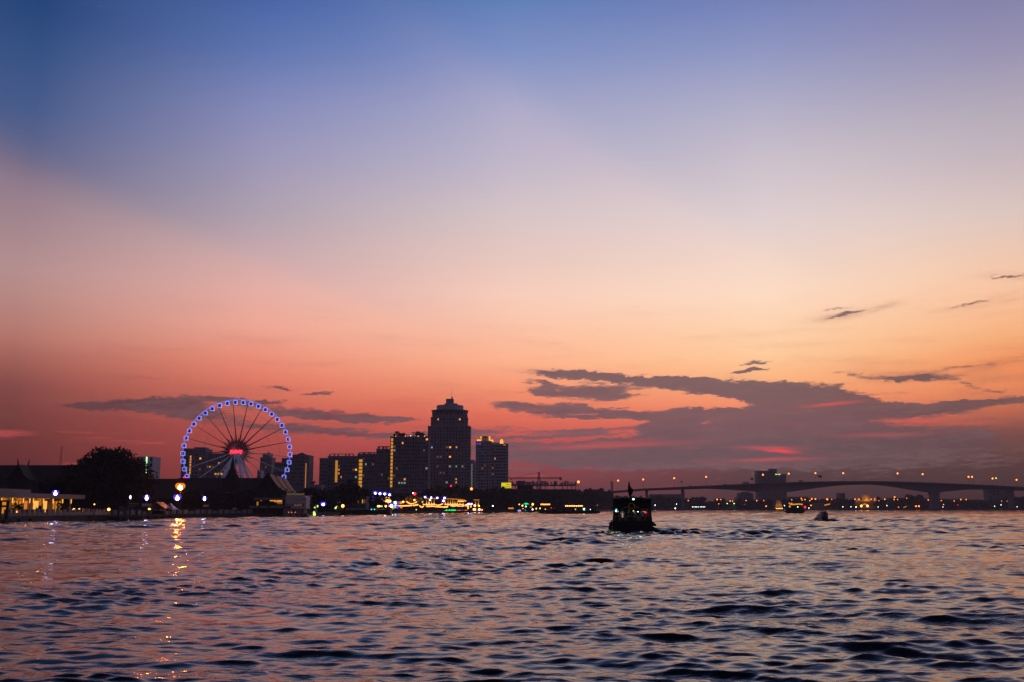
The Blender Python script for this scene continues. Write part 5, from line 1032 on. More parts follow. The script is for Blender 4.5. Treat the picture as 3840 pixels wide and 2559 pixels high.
# people -------------------------------------------------------------
def skinned(name, parent, joints, edges, m, mx, sub=1):
    me = bpy.data.meshes.new(name); o0 = ORG[parent.name]
    me.from_pydata([tuple((mx @ Vector(j[:3])) - o0) for j in joints], edges, []); me.materials.append(m)
    o = bpy.data.objects.new(name, me); COL.objects.link(o); o.parent = parent; ORG[o.name] = o0
    sk = o.modifiers.new('skin', 'SKIN'); sk.use_smooth_shade = True
    for i, j in enumerate(joints): me.skin_vertices[0].data[i].radius = (j[3], j[3] if len(j) < 5 else j[4])
    me.skin_vertices[0].data[0].use_root = True
    if sub: s = o.modifiers.new('smooth', 'SUBSURF'); s.levels = s.render_levels = sub
    return o
def person(label, loc, yaw, shirt, pants, sit=False, arms=(.1, .1), h=1.0):
    t = thing('person', label, 'person', loc); mx = frame(loc, yaw) @ Matrix.Scale(h, 4)
    hz = .92 if not sit else .50
    hip, che, sho, nk = (0, 0, hz, .13, .10), (0, .0, hz + .27, .14, .10), (.0, 0, hz + .48, .13, .085), (.01, 0, hz + .57, .05)
    J = [hip, che, sho, nk, (.02, 0, hz + .64, .06), (.03, 0, hz + .72, .092, .082), (.03, 0, hz + .80, .08, .075)]; Ed = [(0,1),(1,2),(2,3),(3,4),(4,5),(5,6)]
    for s, fw in ((1, arms[0]), (-1, arms[1])):
        k = len(J); J += [(0, s * .19, hz + .46, .055), (fw * .4, s * .25, hz + .20, .042), (fw * 1.1 + .05, s * .23, hz - .02, .034), (fw * 1.3 + .06, s * .22, hz - .10, .036, .02), (fw * 1.4 + .07, s * .215, hz - .16, .022, .012)]; Ed += [(2, k), (k, k + 1), (k + 1, k + 2), (k + 2, k + 3), (k + 3, k + 4)]
        k = len(J)
        if sit: J += [(.05, s * .09, hz, .085), (.42, s * .11, hz, .06), (.44, s * .11, .08, .04), (.56, s * .11, .04, .035)]
        else: J += [(0, s * .09, hz - .06, .085), (.02, s * .10, .50, .06), (-.01, s * .10, .09, .04), (.12, s * .11, .04, .035)]
        Ed += [(0, k), (k, k + 1), (k + 1, k + 2), (k + 2, k + 3)]
    b = skinned('body', t, J, Ed, M['skin'], mx)
    S1 = [(0, 0, hz - .02, .155, .125), (0, 0, hz + .27, .165, .125), (0, 0, hz + .49, .145, .10)]; SE = [(0,1),(1,2)]
    for s, fw in ((1, arms[0]), (-1, arms[1])):
        k = len(S1); S1 += [(0, s * .195, hz + .46, .075), (fw * .4, s * .255, hz + .20, .062)]; SE += [(2, k), (k, k + 1)]
    skinned('shirt', t, S1, SE, M[shirt], mx)
    T1 = [(0, 0, hz + .0, .15, .12)]; TE = []
    for s in (1, -1):
        k = len(T1)
        T1 += [(.05, s * .095, hz, .10), (.42, s * .11, hz + .0, .078), (.44, s * .11, .16, .06)] if sit else [(0, s * .095, hz - .08, .105), (.02, s * .10, .50, .08), (-.01, s * .10, .14, .062)]
        TE += [(0, k), (k, k + 1), (k + 1, k + 2)]
    skinned('trousers', t, T1, TE, M[pants], mx)
    MB(mx @ Matrix.Translation((.015, 0, hz + .79))).lathe([(.098, -.03), (.105, .03), (.085, .08), (.03, .105)], (0, 0, 0), 10).build('hair', M['hair'], t, True)
    f = MB(mx); f.ball((.118, 0, hz + .73), .016, 5)
    for s in (1, -1): f.ball((.095, s * .034, hz + .765), .010, 5); f.ball((.03, s * .09, hz + .745), .022, 5, 1.4)
    f.add([(.108, -.025, hz + .685), (.108, .025, hz + .685), (.110, .02, hz + .692), (.110, -.02, hz + .692)], [(0,1,2,3)])
    f.build('face', M['skin'], t); return t
# --- river bus seen from astern
YF = WY(1997); KF = YF / FPX; o = P(2373, 1997, YF); FO = (o.x, YF, 0); FF = frame(FO, R(90 - 5.6))
zz = lambda py: PZ(py, YF)
def ly(px): return (2373 - px) * KF
fb = thing('river_bus', 'dark wide passenger boat seen from astern in mid river, lit inside, flag on its roof', 'boat', FO)
hull_mesh(FF, 24, 2.50, zz(1957), .45, .95, .8).build('hull', M['hull'], fb)
MB(FF).box(-.06, .12, -2.3, 2.3, .2, zz(1955)).build('transom', M['black'], fb)
for s in (1, -1):
    for k, zf in enumerate((.85, .35)):
        for x in (.3, 4.0, 8, 12): MB(FF).lathe([(.20, -.14), (.25, 0), (.20, .14), (.1, .1), (.1, -.1), (.20, -.14)], (x, s * 2.52 + (.1 if k else 0) * s, zf), 10).build('tyre_fender', M['rubber'], fb)
    MB(FF).box(.0, 20, s * 2.46 - .09, s * 2.46 + .09, zz(1962), zz(1959)).build('rubbing_strake', M['rubber'], fb)
dk = zz(1968)
MB(FF).box(.1, 17, -2.2, 2.2, dk - .1, dk).build('deck', M['wood'], fb)
for s in (1, -1):
    MB(FF).box(.3, 17, s * 2.24 - .04, s * 2.24 + .04, zz(1957), zz(1940)).build('side_rail', M['green'], fb)
    for x in (.35, 3.5, 7, 10.5, 14, 17): MB(FF).tube((x, s * 2.18, dk), (x, s * 2.12, zz(1873)), .07).build('post', M['black'], fb)
    MB(FF).box(2.2, 17, s * 2.30 - .03, s * 2.30 + .03, zz(1912), zz(1900)).build('rolled_curtain', M['teal'], fb)
fas = MB(FF).prism([(-2.10, zz(1900)), (2.10, zz(1900)), (2.16, zz(1873)), (0, zz(1868.5)), (-2.16, zz(1873))], .20, .32, 'x').build('rear_fascia', M['black'], fb)
for a, b, p0, p1 in ((2342,2358,1901.5,1905),(2380,2396,1901.5,1905),(2400,2428,1909,1911.5)): MB(FF).box(.06, .17, ly(b), ly(a), zz(p1), zz(p0)).build('yellow_board', M['yellow'], fb)
for a, b, p0, p1 in ((2300,2330,1872,1880),(2408,2437,1872,1878)): MB(FF).box(.16, .195, ly(b), ly(a), zz(p1), zz(p0)).build('eave_panel', M['yellow'], fb)
mb = MB(FF); arch = [(y, zz(1873) + (1 - (y / 2.3) ** 2) * (zz(1867) - zz(1873))) for y in np.linspace(-2.3, 2.3, 9)]
mb.prism(arch + [(2.3, zz(1873) - .12), (-2.3, zz(1873) - .12)], -.25, 18.5, 'x'); mb.build('roof', M['black'], fb)
rg = [(0.0, ly(2370.5) + .33 * math.cos(t), zz(1898.5) + .33 * math.sin(t)) for t in np.linspace(0, 2 * math.pi, 21)[:-1]]
MB(FF).path(rg, .075, 6, True).build('lifebuoy', M['yellow'], fb)
MB(FF).box(15, 15.1, -2.1, 2.1, dk, zz(1876)).build('wheelhouse_wall', M['black'], fb)
for x in (3.2, 5.2, 7.2, 9.2, 11.2):
    for s in (1, -1): MB(FF).prism([(x, dk + .1), (x + .5, dk + .1), (x + .5, dk + .45), (x + .1, dk + .5), (x + .0, dk + .95), (x - .08, dk + .95)], s * 1.3 - .75, s * 1.3 + .75, 'y').build('bench', M['wood'], fb)
MB(FF).box(.8, 1.9, -.55, .55, dk, dk + .65).build('engine_cover', M['dark'], fb)
for px, py, r, m, n_ in ((2377.5,1872.8,.10,'gledc','stern_light'),(2314,1911.5,.075,'cyan','cabin_lamp'),(2314,1917,.10,'gledc','cabin_lamp'),(2319,1919.5,.08,'cyan','cabin_lamp'),(2305,1917,.06,'lightgreen','cabin_lamp'),(2378,1917,.06,'lightgreen','cabin_lamp'),(2412,1920,.10,'winblue','cabin_lamp'),(2420,1922,.11,'redl','cabin_lamp'),(2395,1920,.05,'white','cabin_lamp')):
    MB(FF).ball((-.3 if n_ == 'stern_light' else .6 if py < 1913 else 1.4, ly(px), zz(py)), r * 1.25, 8, .8).build(n_, E[m], fb, True)
MB(FF).box(1.6, 1.66, ly(2340), ly(2334), zz(1942), zz(1924)).build('pink_panel', E['pinkw'], fb); bpy.data.objects['pink_panel'].data.materials[0] = emis('pink_panel_glow', (1, .55, .45), .35)  # glowing panel added for a pink striped patch in the cabin
for x, y, e, c in ((2.2, 1.2, 16, (.7, 1, .9)), (2.2, -1.2, 20, (.8, 1, .9)), (6, 0, 14, (1, .9, .6))):
    l = bpy.data.lights.new('cabin_light', 'POINT'); l.energy = e * .8; l.color = c; l.shadow_soft_size = .3
    ob = bpy.data.objects.new('cabin_light', l); COL.objects.link(ob); ob.location = FF @ Vector((x, y, zz(1904))) - ORG[fb.name]; ob.parent = fb
fx = (2.0, ly(2365))
MB(FF).tube((fx[0], fx[1], zz(1868)), (fx[0], fx[1] + .05, zz(1803)), .028, .02).build('flag_pole', M['black'], fb)
mb = MB(FF)
for th in (0,):
    L_, R_ = [], []
    for i, (py, a, b) in enumerate(((1805,2362.5,2364.5),(1813,2361,2366.5),(1822,2359.6,2368.5),(1830,2359,2373.5),(1835,2358.8,2379),(1842,2359.5,2378),(1850,2360.5,2376.5),(1858,2362,2371.5),(1865,2363.5,2366.5))):
        y0, y1 = ly(a), ly(b); L_.append([(fx[0] + .12 * math.sin(i * 1.1 + k * 1.3) * k / 4, y0 + (y1 - y0) * k / 4, zz(py)) for k in range(5)])
    mb.grid(L_)
mb.build('flag', M['black'], fb, True, solid=.02)
PE = [('person in a white shirt standing at the right of the boat stern, back turned', 2411, 1.1, 'white', 'dark', 0), ('person in a dark shirt standing left under the cyan lamps of the boat', 2318, 1.3, 'dark', 'black', .3), ('person in a pink grey shirt near the pink glowing panel inside the boat', 2337, 2.0, 'cream', 'dark', 0), ('person in dark clothes beside the engine cover of the boat', 2362, 2.3, 'hull', 'black', -.4), ('person in a green shirt in the middle of the boat cabin', 2381, 2.5, 'green', 'dark', .2), ('person in a grey shirt leaning at the right side rail of the boat', 2429, 1.6, 'metal', 'dark', -.5)]
for l, px, x, sh, pa, tw in PE:
    q = FF @ Vector((x, ly(px), dk)); person(l, q, R(84) + tw, sh, pa, h=.97 + rnd.uniform(-.03, .05))
person('person with red shirt sitting at the terrace edge before the brightest restaurant window', LF @ Vector((U(137, 5.2), 5.2, 1.62)), R(250), 'red', 'dark', sit=True)
tb = thing('stool', 'dark stool under the person at the restaurant terrace', 'stool', LF @ Vector((U(137, 5.2), 5.2, 1.62)))
ORGq = ORG[tb.name]; MB(Matrix.Translation(ORGq)).lathe([(.18, .40), (.19, .44), (.17, .45)], (-.05, 0, 0), 10).build('seat', M['wood'], tb)
for k in range(4): a = k * math.pi / 2 + .7; MB(Matrix.Translation(ORGq)).tube((-.05 + .13 * math.cos(a), .13 * math.sin(a), .40), (-.05 + .18 * math.cos(a), .18 * math.sin(a), 0), .018, n=5).build('leg', M['wood'], tb)
# --- white cruise boat at the temple quay
YWb = WY(1938.5); wb = thing('cruise_boat', 'white two deck river boat moored below the orange tiled roofs', 'boat', (PX(1110, YWb), YWb, 0))
zw = lambda py: PZ(py, YWb); xw = lambda px: PX(px, YWb)
mb = hull_mesh(frame((xw(1150), YWb + 2.2, 0), math.pi), xw(1150) - xw(928), 2.3, zw(1926), .35, .95, .5); mb.build('hull', M['hull'], wb)
MB().box(xw(1064), xw(1142), YWb - .4, YWb + 4.6, .1, zw(1908)).build('stern_cabin', M['offwhite'], wb)
MB().box(xw(1072), xw(1149), YWb - .8, YWb + 4.8, zw(1908) + .003, zw(1872)).build('upper_stern', M['white'], wb)
MB().prism([(xw(1070), zw(1872) + .003), (xw(1150), zw(1872) + .003), (xw(1150), zw(1875) + .8), (xw(1140), zw(1871) + .9), (xw(1072), zw(1867) + .5)], YWb - 1, YWb + 5, 'y').build('stern_roof', M['white'], wb)
MB().box(xw(953), xw(1071), YWb - .5, YWb + 4.6, zw(1875), zw(1867.5)).build('roof', M['offwhite'], wb)
MB().box(xw(936), xw(1071), YWb - .3, YWb + 4.4, zw(1906), zw(1897)).build('upper_rail', M['offwhite'], wb)
MB().box(xw(958), xw(1071), YWb + 2.5, YWb + 4.2, zw(1897), zw(1875)).build('cabin_wall', M['dark'], wb)
MB().box(xw(940), xw(1064), YWb + 1.5, YWb + 4.2, .9, zw(1906)).build('lower_cabin', M['dark'], wb)
for a, b, c, d, m in ((1004,1022,1876,1880,'gold2'),(1022,1050,1876,1884,'win'),(1032,1052,1884,1891,'windim'),(955,960,1882,1896,'win'),(967,975,1876,1880,'windim')): MB().box(xw(a), xw(b), YWb + 2.38, YWb + 2.49, zw(d), zw(c)).build('lit_window', E[m], wb)
for px in (953, 964, 1000, 1035, 1062): MB().tube((xw(px), YWb, zw(1926)), (xw(px), YWb, zw(1875)), .09).build('post', M['dark'], wb)
for px, l in ((972, 'slanted'), (1006, 'slanted')): MB().prism([(xw(px - 10), zw(1926)), (xw(px - 5), zw(1926)), (xw(px + 4), zw(1897)), (xw(px - 1), zw(1897))], YWb - .5, YWb - .35, 'y').build('stair', M['dark'], wb)
MB().box(xw(1100), xw(1106), YWb - .46, YWb - .41, zw(1922), zw(1906)).build('door', M['black'], wb)
for px, w in ((1093,5),(1117,6),(1135,6)): MB().box(xw(px - w / 2), xw(px + w / 2), YWb - .46, YWb - .41, zw(1937), zw(1929)).build('porthole', M['black'], wb)
for px in (1085, 1096, 1109): MB().ball((xw(px), YWb - .6, zw(1922)), .16, 6).build('deck_lamp', E['dim'], wb)
for k in range(7): MB().box(xw(1076 + k * 10), xw(1081 + k * 10), YWb - .86, YWb - .805, zw(1898), zw(1892)).build('stern_window', E['windim'] if k in (3, 4, 5) else M['glass'], wb)
for q in (1888, 1901): MB().box(xw(1071), xw(1149.5), YWb - .88, YWb - .805, zw(q + 1), zw(q)).build('rub_rail', M['offwhite'], wb)
for k in range(9): MB().tube((xw(1073 + k * 9.4), YWb - .7, zw(1872)), (xw(1073 + k * 9.4), YWb - .7, zw(1868)), .05).build('rail_post', M['metal'], wb)
MB().box(xw(1068), xw(1094), YWb - .9, YWb - .45, zw(1906), zw(1900)).build('stern_awning', M['dark'], wb)
# --- long dark barge
YBg = WY(1932); bg_ = thing('barge', 'long black barge with tarpaulin humps and a rusty stern, left of the golden lights', 'barge', (PX(1355, YBg), YBg, 0))
zq = lambda py: PZ(py, YBg); xq = lambda px: PX(px, YBg)
hull_mesh(frame((xq(1462), YBg + 3, 0), math.pi), xq(1462) - xq(1238), 3.4, zq(1913), .25, .95, .7).build('hull', M['black'], bg_)
MB().box(xq(1450), xq(1463), YBg - .6, YBg + 6.4, .1, zq(1903)).build('stern_block', M['red'], bg_)
mb = MB(); rows = []
for i, px in enumerate(np.linspace(1296, 1449, 24)):
    hh = zq(1904) - .6 * abs(math.sin(i * .9)) - .3 * math.sin(i * 2.1); rows.append([(xq(px), YBg - .2, zq(1915)), (xq(px), YBg + .8, hh - .35), (xq(px), YBg + 3, hh), (xq(px), YBg + 5.2, hh - .35), (xq(px), YBg + 6.2, zq(1915))])
mb.grid(rows); mb.add(rows[0], [(4,3,2,1,0)]); mb.add(rows[-1], [(0,1,2,3,4)]); mb.build('tarpaulin', M['teal'], bg_, True)
MB().box(xq(1252), xq(1282), YBg + .5, YBg + 5.5, zq(1914), zq(1900)).build('wheelhouse', M['dark'], bg_)
MB().box(xq(1250), xq(1285), YBg, YBg + 6, zq(1900) + .003, zq(1898.5)).build('wheelhouse_roof', M['metal'], bg_)
for px, py, r, m in ((1247,1900,.3,'dim'),(1254,1899,.3,'lightgreen'),(1262,1898,.45,'lightgreen'),(1259,1905,.45,'lightgreen'),(1286,1898,.6,'amber'),(1418,1899,.36,'amber'),(1424,1899,.36,'amber'),(1432,1899,.3,'lightgreen'),(1447,1899,.4,'amber'),(1459,1899,.25,'dim'),(1393.5,1911,.24,'cyan'),(1405,1911,.24,'cyan')): MB().ball((xq(px), YBg - .35, zq(py)), r, 8).build('deck_lamp', E[m], bg_, True)
for px in (1286, 1420, 1447): MB().tube((xq(px), YBg + .2, zq(1913)), (xq(px), YBg + .2, zq(1899)), .06).build('lamp_post', M['dark'], bg_)
# --- low riverboat right of the woods
YL = WY(1927.5); lb = thing('river_boat', 'long low dark riverboat with a row of small orange bulbs, left of the passenger boat', 'boat', (PX(2140, YL), YL, 0))
zl_ = lambda py: PZ(py, YL); xl_ = lambda px: PX(px, YL)
hull_mesh(frame((xl_(2250), YL + 2.2, 0), math.pi), xl_(2250) - xl_(2022), 2.3, zl_(1918), .2, .9, .9).build('hull', M['black'], lb)
MB().box(xl_(2070), xl_(2236), YL + .6, YL + 3.8, zl_(1918), zl_(1911)).build('cabin', M['dark'], lb)
MB().box(xl_(2064), xl_(2240), YL + .2, YL + 4.2, zl_(1911) + .003, zl_(1909.5)).build('cabin_roof', M['dark'], lb)
for px in range(2076, 2230, 9): MB().box(xl_(px), xl_(px + 5), YL + .5, YL + .59, zl_(1917), zl_(1912.5)).build('window', M['metal'] if px % 4 else M['glass'], lb)
MB().box(xl_(2190), xl_(2222), YL + .8, YL + 3.6, zl_(1909.5), zl_(1903)).build('wheelhouse', M['dark'], lb)
MB().add([(xl_(2156), YL + .3, zl_(1906.5)), (xl_(2178), YL + .3, zl_(1902)), (xl_(2178), YL + 3, zl_(1902)), (xl_(2156), YL + 3, zl_(1906.5))], [(0,1,2,3)]).build('awning', M['offwhite'], lb, solid=.08)
for k in range(10): MB().ball((xl_(2122 + k * 6.7), YL + .3, zl_(1898)), .28, 6).build('string_bulb', E['amber'], lb)
for px in (2121, 2184): MB().tube((xl_(px), YL + .6, zl_(1911)), (xl_(px), YL + .6, zl_(1897)), .05).build('mast', M['dark'], lb)
for px, py, r, m in ((2190,1910,.45,'gledc'),(2158,1910.5,.25,'lightgreen'),(2214,1911,.15,'white')): MB().ball((xl_(px), YL + .2, zl_(py)), r, 8).build('deck_lamp', E[m], lb)
# --- green strip boat, twin lamp boat, violet light boat
def lowboat(name, label, px0, px1, py, dk_, roof, bulbs, yaw=math.pi, mats='black'):
    Y = WY(py); t = thing(name, label, 'boat', (PX((px0 + px1) / 2, Y), Y, 0)); X = lambda p: PX(p, Y); Z = lambda q: PZ(q, Y); L = X(px1) - X(px0)
    hull_mesh(frame((X(px1), Y + 1.6, 0), math.pi), L, min(1.7, L * .2), Z(dk_), .35, .85, .5).build('hull', M[mats], t)
    MB().box(X(px0) + L * .25, X(px1) - L * .12, Y + .6, Y + 2.6, Z(dk_), Z(roof)).build('cabin', M['dark'], t)
    MB().box(X(px0) + L * .2, X(px1) - L * .08, Y + .2, Y + 3, Z(roof) + .003, Z(roof) + .15).build('cabin_roof', M['dark'], t)
    for a, b, q, r, m in bulbs:
        if a == b: MB().ball((X(a), Y - .2, Z(q)), r, 8).build('deck_lamp', E[m], t)
        else: MB().path([(X(a), Y - .25, Z(q)), (X((a + b) / 2), Y - .25, Z(q) - .05), (X(b), Y - .25, Z(q))], r, 6).build('light_tube', E[m], t)
lowboat('tour_boat', 'dark tour boat with a bright green light strip along its side', 1632, 1760, 1923.5, 1917, 1909, [(1661,1681,1914,.40,'gleds'),(1683,1709,1914,.40,'gleds'),(1664,1678,1914,.2,'gledc'),(1686,1704,1914,.2,'gledc'),(1712,1730,1914,.12,'gold2'),(1733,1739,1914,.14,'violet'),(1742,1754,1914,.14,'gold2')])
lowboat('tour_boat', 'dark tour boat with two bright white lamps, at the foot of the mast pair', 1762, 1826, 1922.5, 1916, 1907, [(1774,1784,1911,.62,'amber'),(1794,1801,1911,.6,'amber'),(1806,1809,1912.5,.35,'amber'),(1768,1806,1916,.22,'violet')])  # violet tube added for the purple light on the hull
lowboat('tour_boat', 'small dark boat with a violet white light at the waterline by the green palm', 1930, 2004, 1921.5, 1917, 1910, [(1942,1953,1915.5,.55,'winblue'),(1941,1955,1917.5,.35,'violet'),(1970,1970,1914,.2,'cyan')])
# --- small ferry beyond the bridge lights
Ys = WY(1926); sf = thing('small_ferry', 'small dark ferry outlined with orange lights near the lit bridge pier', 'ferry', (PX(2985, Ys), Ys, 0)); X = lambda p: PX(p, Ys); Z = lambda q: PZ(q, Ys)
mb = MB(); mb.prism([(X(2957), -.6), (X(3011), -.6), (X(3013), Z(1922)), (X(3022), Z(1916)), (X(3018), Z(1914)), (X(2950), Z(1914)), (X(2948), Z(1917)), (X(2956), Z(1922))], Ys, Ys + 5, 'y'); mb.build('hull', M['black'], sf)
MB().box(X(2955), X(3013), Ys + .3, Ys + 4.7, Z(1914), Z(1907)).build('bulwark', M['black'], sf)
MB().box(X(2960), X(3008), Ys + 1, Ys + 4, Z(1907), Z(1897)).build('cabin', M['dark'], sf)
MB().box(X(2954), X(3013), Ys, Ys + 5, Z(1896), Z(1893)).build('roof', M['dark'], sf)
for p in (2956, 2970, 2985, 2999, 3011): MB().tube((X(p), Ys + .3, Z(1908)), (X(p), Ys + .3, Z(1896)), .1).build('post', M['dark'], sf)
MB().path([(X(p), Ys - .2, Z(q)) for p, q in ((2959,1886),(2962,1891),(2968,1892.5),(2980,1892),(2998,1891),(3010,1892.5))], .30, 6).build('light_string', E['gold2'], sf)
MB().path([(X(2969), Ys - .2, Z(1886)), (X(2969), Ys - .2, Z(1892))], .3, 6).build('light_string', E['gold2'], sf)
for p, q, r, m in ((2961,1900,.5,'gold2'),(2991,1902,.25,'gledc'),(3018,1902.5,.55,'redl')): MB().ball((X(p), Ys - .3, Z(q)), r, 8).build('lamp', E[m], sf, True)
# --- longtail boat throwing spray
Yt = WY(1957); lt = thing('longtail_boat', 'dark longtail boat with a raised curved bow and arched canopy, throwing spray', 'boat', (PX(3092, Yt), Yt, 0)); kx = Yt / FPX
TF = frame((PX(3096, Yt), Yt + 1.0, 0), R(-104))
mb = MB(TF); rows = []
for i in range(13):
    f = i / 12; x = -3.5 + 8 * f; w = .62 * (math.sin(math.pi * min(1, f * .55 + .25)) ** .8) * (1 if f < .7 else max(.06, 1 - (f - .7) / .3 * .95)); z = .42 + 1.55 * max(0, f - .35) ** 2 * 2.2; b = -.25 + 1.35 * max(0, f - .45) ** 2 * 2.6
    rows.append([(x, w, z), (x, w * .6, b), (x, -w * .6, b), (x, -w, z)])
mb.grid(rows); mb.add(rows[0], [(0,1,2,3)])
for r0, r1 in zip(rows, rows[1:]): mb.add([r0[0], r1[0], r1[3], r0[3]], [(0,1,2,3)])
mb.build('hull', M['black'], lt, solid=.05)
mb = MB(TF); mb.grid([[(x, .64 * math.cos(a), 1.45 + .68 * math.sin(a)) for a in np.linspace(0, math.pi, 9)] for x in (-2.6, -1, .6)]); mb.build('canopy', M['black'], lt, True, solid=.06)
MB(TF).add([(.55, -.60, .6), (-2.5, -.60, .6), (-2.5, -.62, 1.5), (.55, -.62, 1.5)], [(0,1,2,3)]).build('side_curtain', M['black'], lt, solid=.04)
MB(TF).add([(.55, .60, .6), (-2.5, .60, .6), (-2.5, .62, 1.5), (.55, .62, 1.5)], [(0,1,2,3)]).build('side_curtain', M['cream'], lt, solid=.04)
MB(TF).add([(.62, .10, .7), (.62, .58, .7), (.66, .60, 1.5), (.66, .38, 1.95), (.66, .10, 2.0)], [(0,1,2,3,4)]).build('pale_front_panel', M['cream'], lt, solid=.03)  # pale panel added for the bright part of the canopy opening
MB(TF).add([(.62, -.6, .5), (.62, .10, .5), (.66, .10, 2.0), (.66, -.38, 1.95), (.66, -.62, 1.5)], [(0,1,2,3,4)]).build('dark_front_panel', M['black'], lt, solid=.03)  # dark panel put where the canopy interior lies in shade
for x in (-2.5, -1, .5):
    for s in (1, -1): MB(TF).tube((x, s * .56, .4), (x, s * .64, 1.46), .035).build('canopy_post', M['wood'], lt)
MB(TF).path([(-3.4, 0, .8), (-4.6, 0, .9), (-6.5, 0, .1), (-7.6, 0, -.2)], .05).build('tail_shaft', M['metal'], lt)
MB(TF).box(-3.5, -2.9, -.2, .2, .6, 1.0).build('engine', M['metal'], lt)
person('person in dark clothes steering at the stern of the longtail boat', TF @ Vector((-3.0, .1, .32)), R(-101), 'dark', 'black', sit=True)
rg_ = np.random.default_rng(8); mb = MB()
for k in range(5200):
    u = rg_.uniform(0, 1) ** .8; h = (1 - u) * 2.0 + .25; px = 3085 - 33 * u - 3 * rg_.uniform(0, 1) ** 2 + rg_.normal(0, 2.2); z = rg_.uniform(0, 1) ** 1.1 * max(.15, h + .2)
    q = Vector((PX(px, Yt) , Yt - .2 + rg_.uniform(-.9, .9), z + .02)); s = .026 * rg_.uniform(.5, 1.5)
    mb.add([q + Vector((-s, 0, -s)), q + Vector((s, 0, -s)), q + Vector((0, s, s * .6)), q + Vector((0, -s, s))], [(0,1,3),(1,2,3),(2,0,3),(0,2,1)])
o = mb.build('water_spray', M['spray']); tag(o, 'pale fan of spray thrown up beside the longtail boat', None, None, 'stuff')
# thin mast beyond the left roofs, mast at the bridge ramp
for px, p0, p1, Y, l in ((215, 1672, 1800, 420, 'thin lattice radio mast behind the far left roofs'), (2296, 1806, 1840, FARY - 60, 'short dark mast at the left start of the bridge')):
    t = thing('radio_mast', l, 'mast', (PX(px, Y), Y, 1.05)); lattice((PX(px, Y), Y, 1.05), (PX(px, Y), Y, PZ(p0, Y)), .28 if px < 300 else 1.0, 30, .035 if px < 300 else .3).build('lattice', M['metal'], t)
# ------------------------------------------------------------------ haze over the whole river
HZ = MB().box(-3200, 3600, -300, 3200, -3.2, 150).build('haze', mat('haze', (1, 1, 1)))
m = bpy.data.materials.new('haze_air'); m.use_nodes = True; nt = m.node_tree; nt.nodes.clear()
vo = nt.nodes.new('ShaderNodeVolumePrincipled'); om = nt.nodes.new('ShaderNodeOutputMaterial'); nt.links.new(vo.outputs[0], om.inputs['Volume'])
vo.inputs['Color'].default_value = (.80, .74, .80, 1); vo.inputs['Density'].default_value = HAZE_D; vo.inputs['Anisotropy'].default_value = .2
HZ.data.materials.clear(); HZ.data.materials.append(m); HZ['kind'] = 'stuff'; HZ['label'] = 'thin purple evening haze over the river and city'
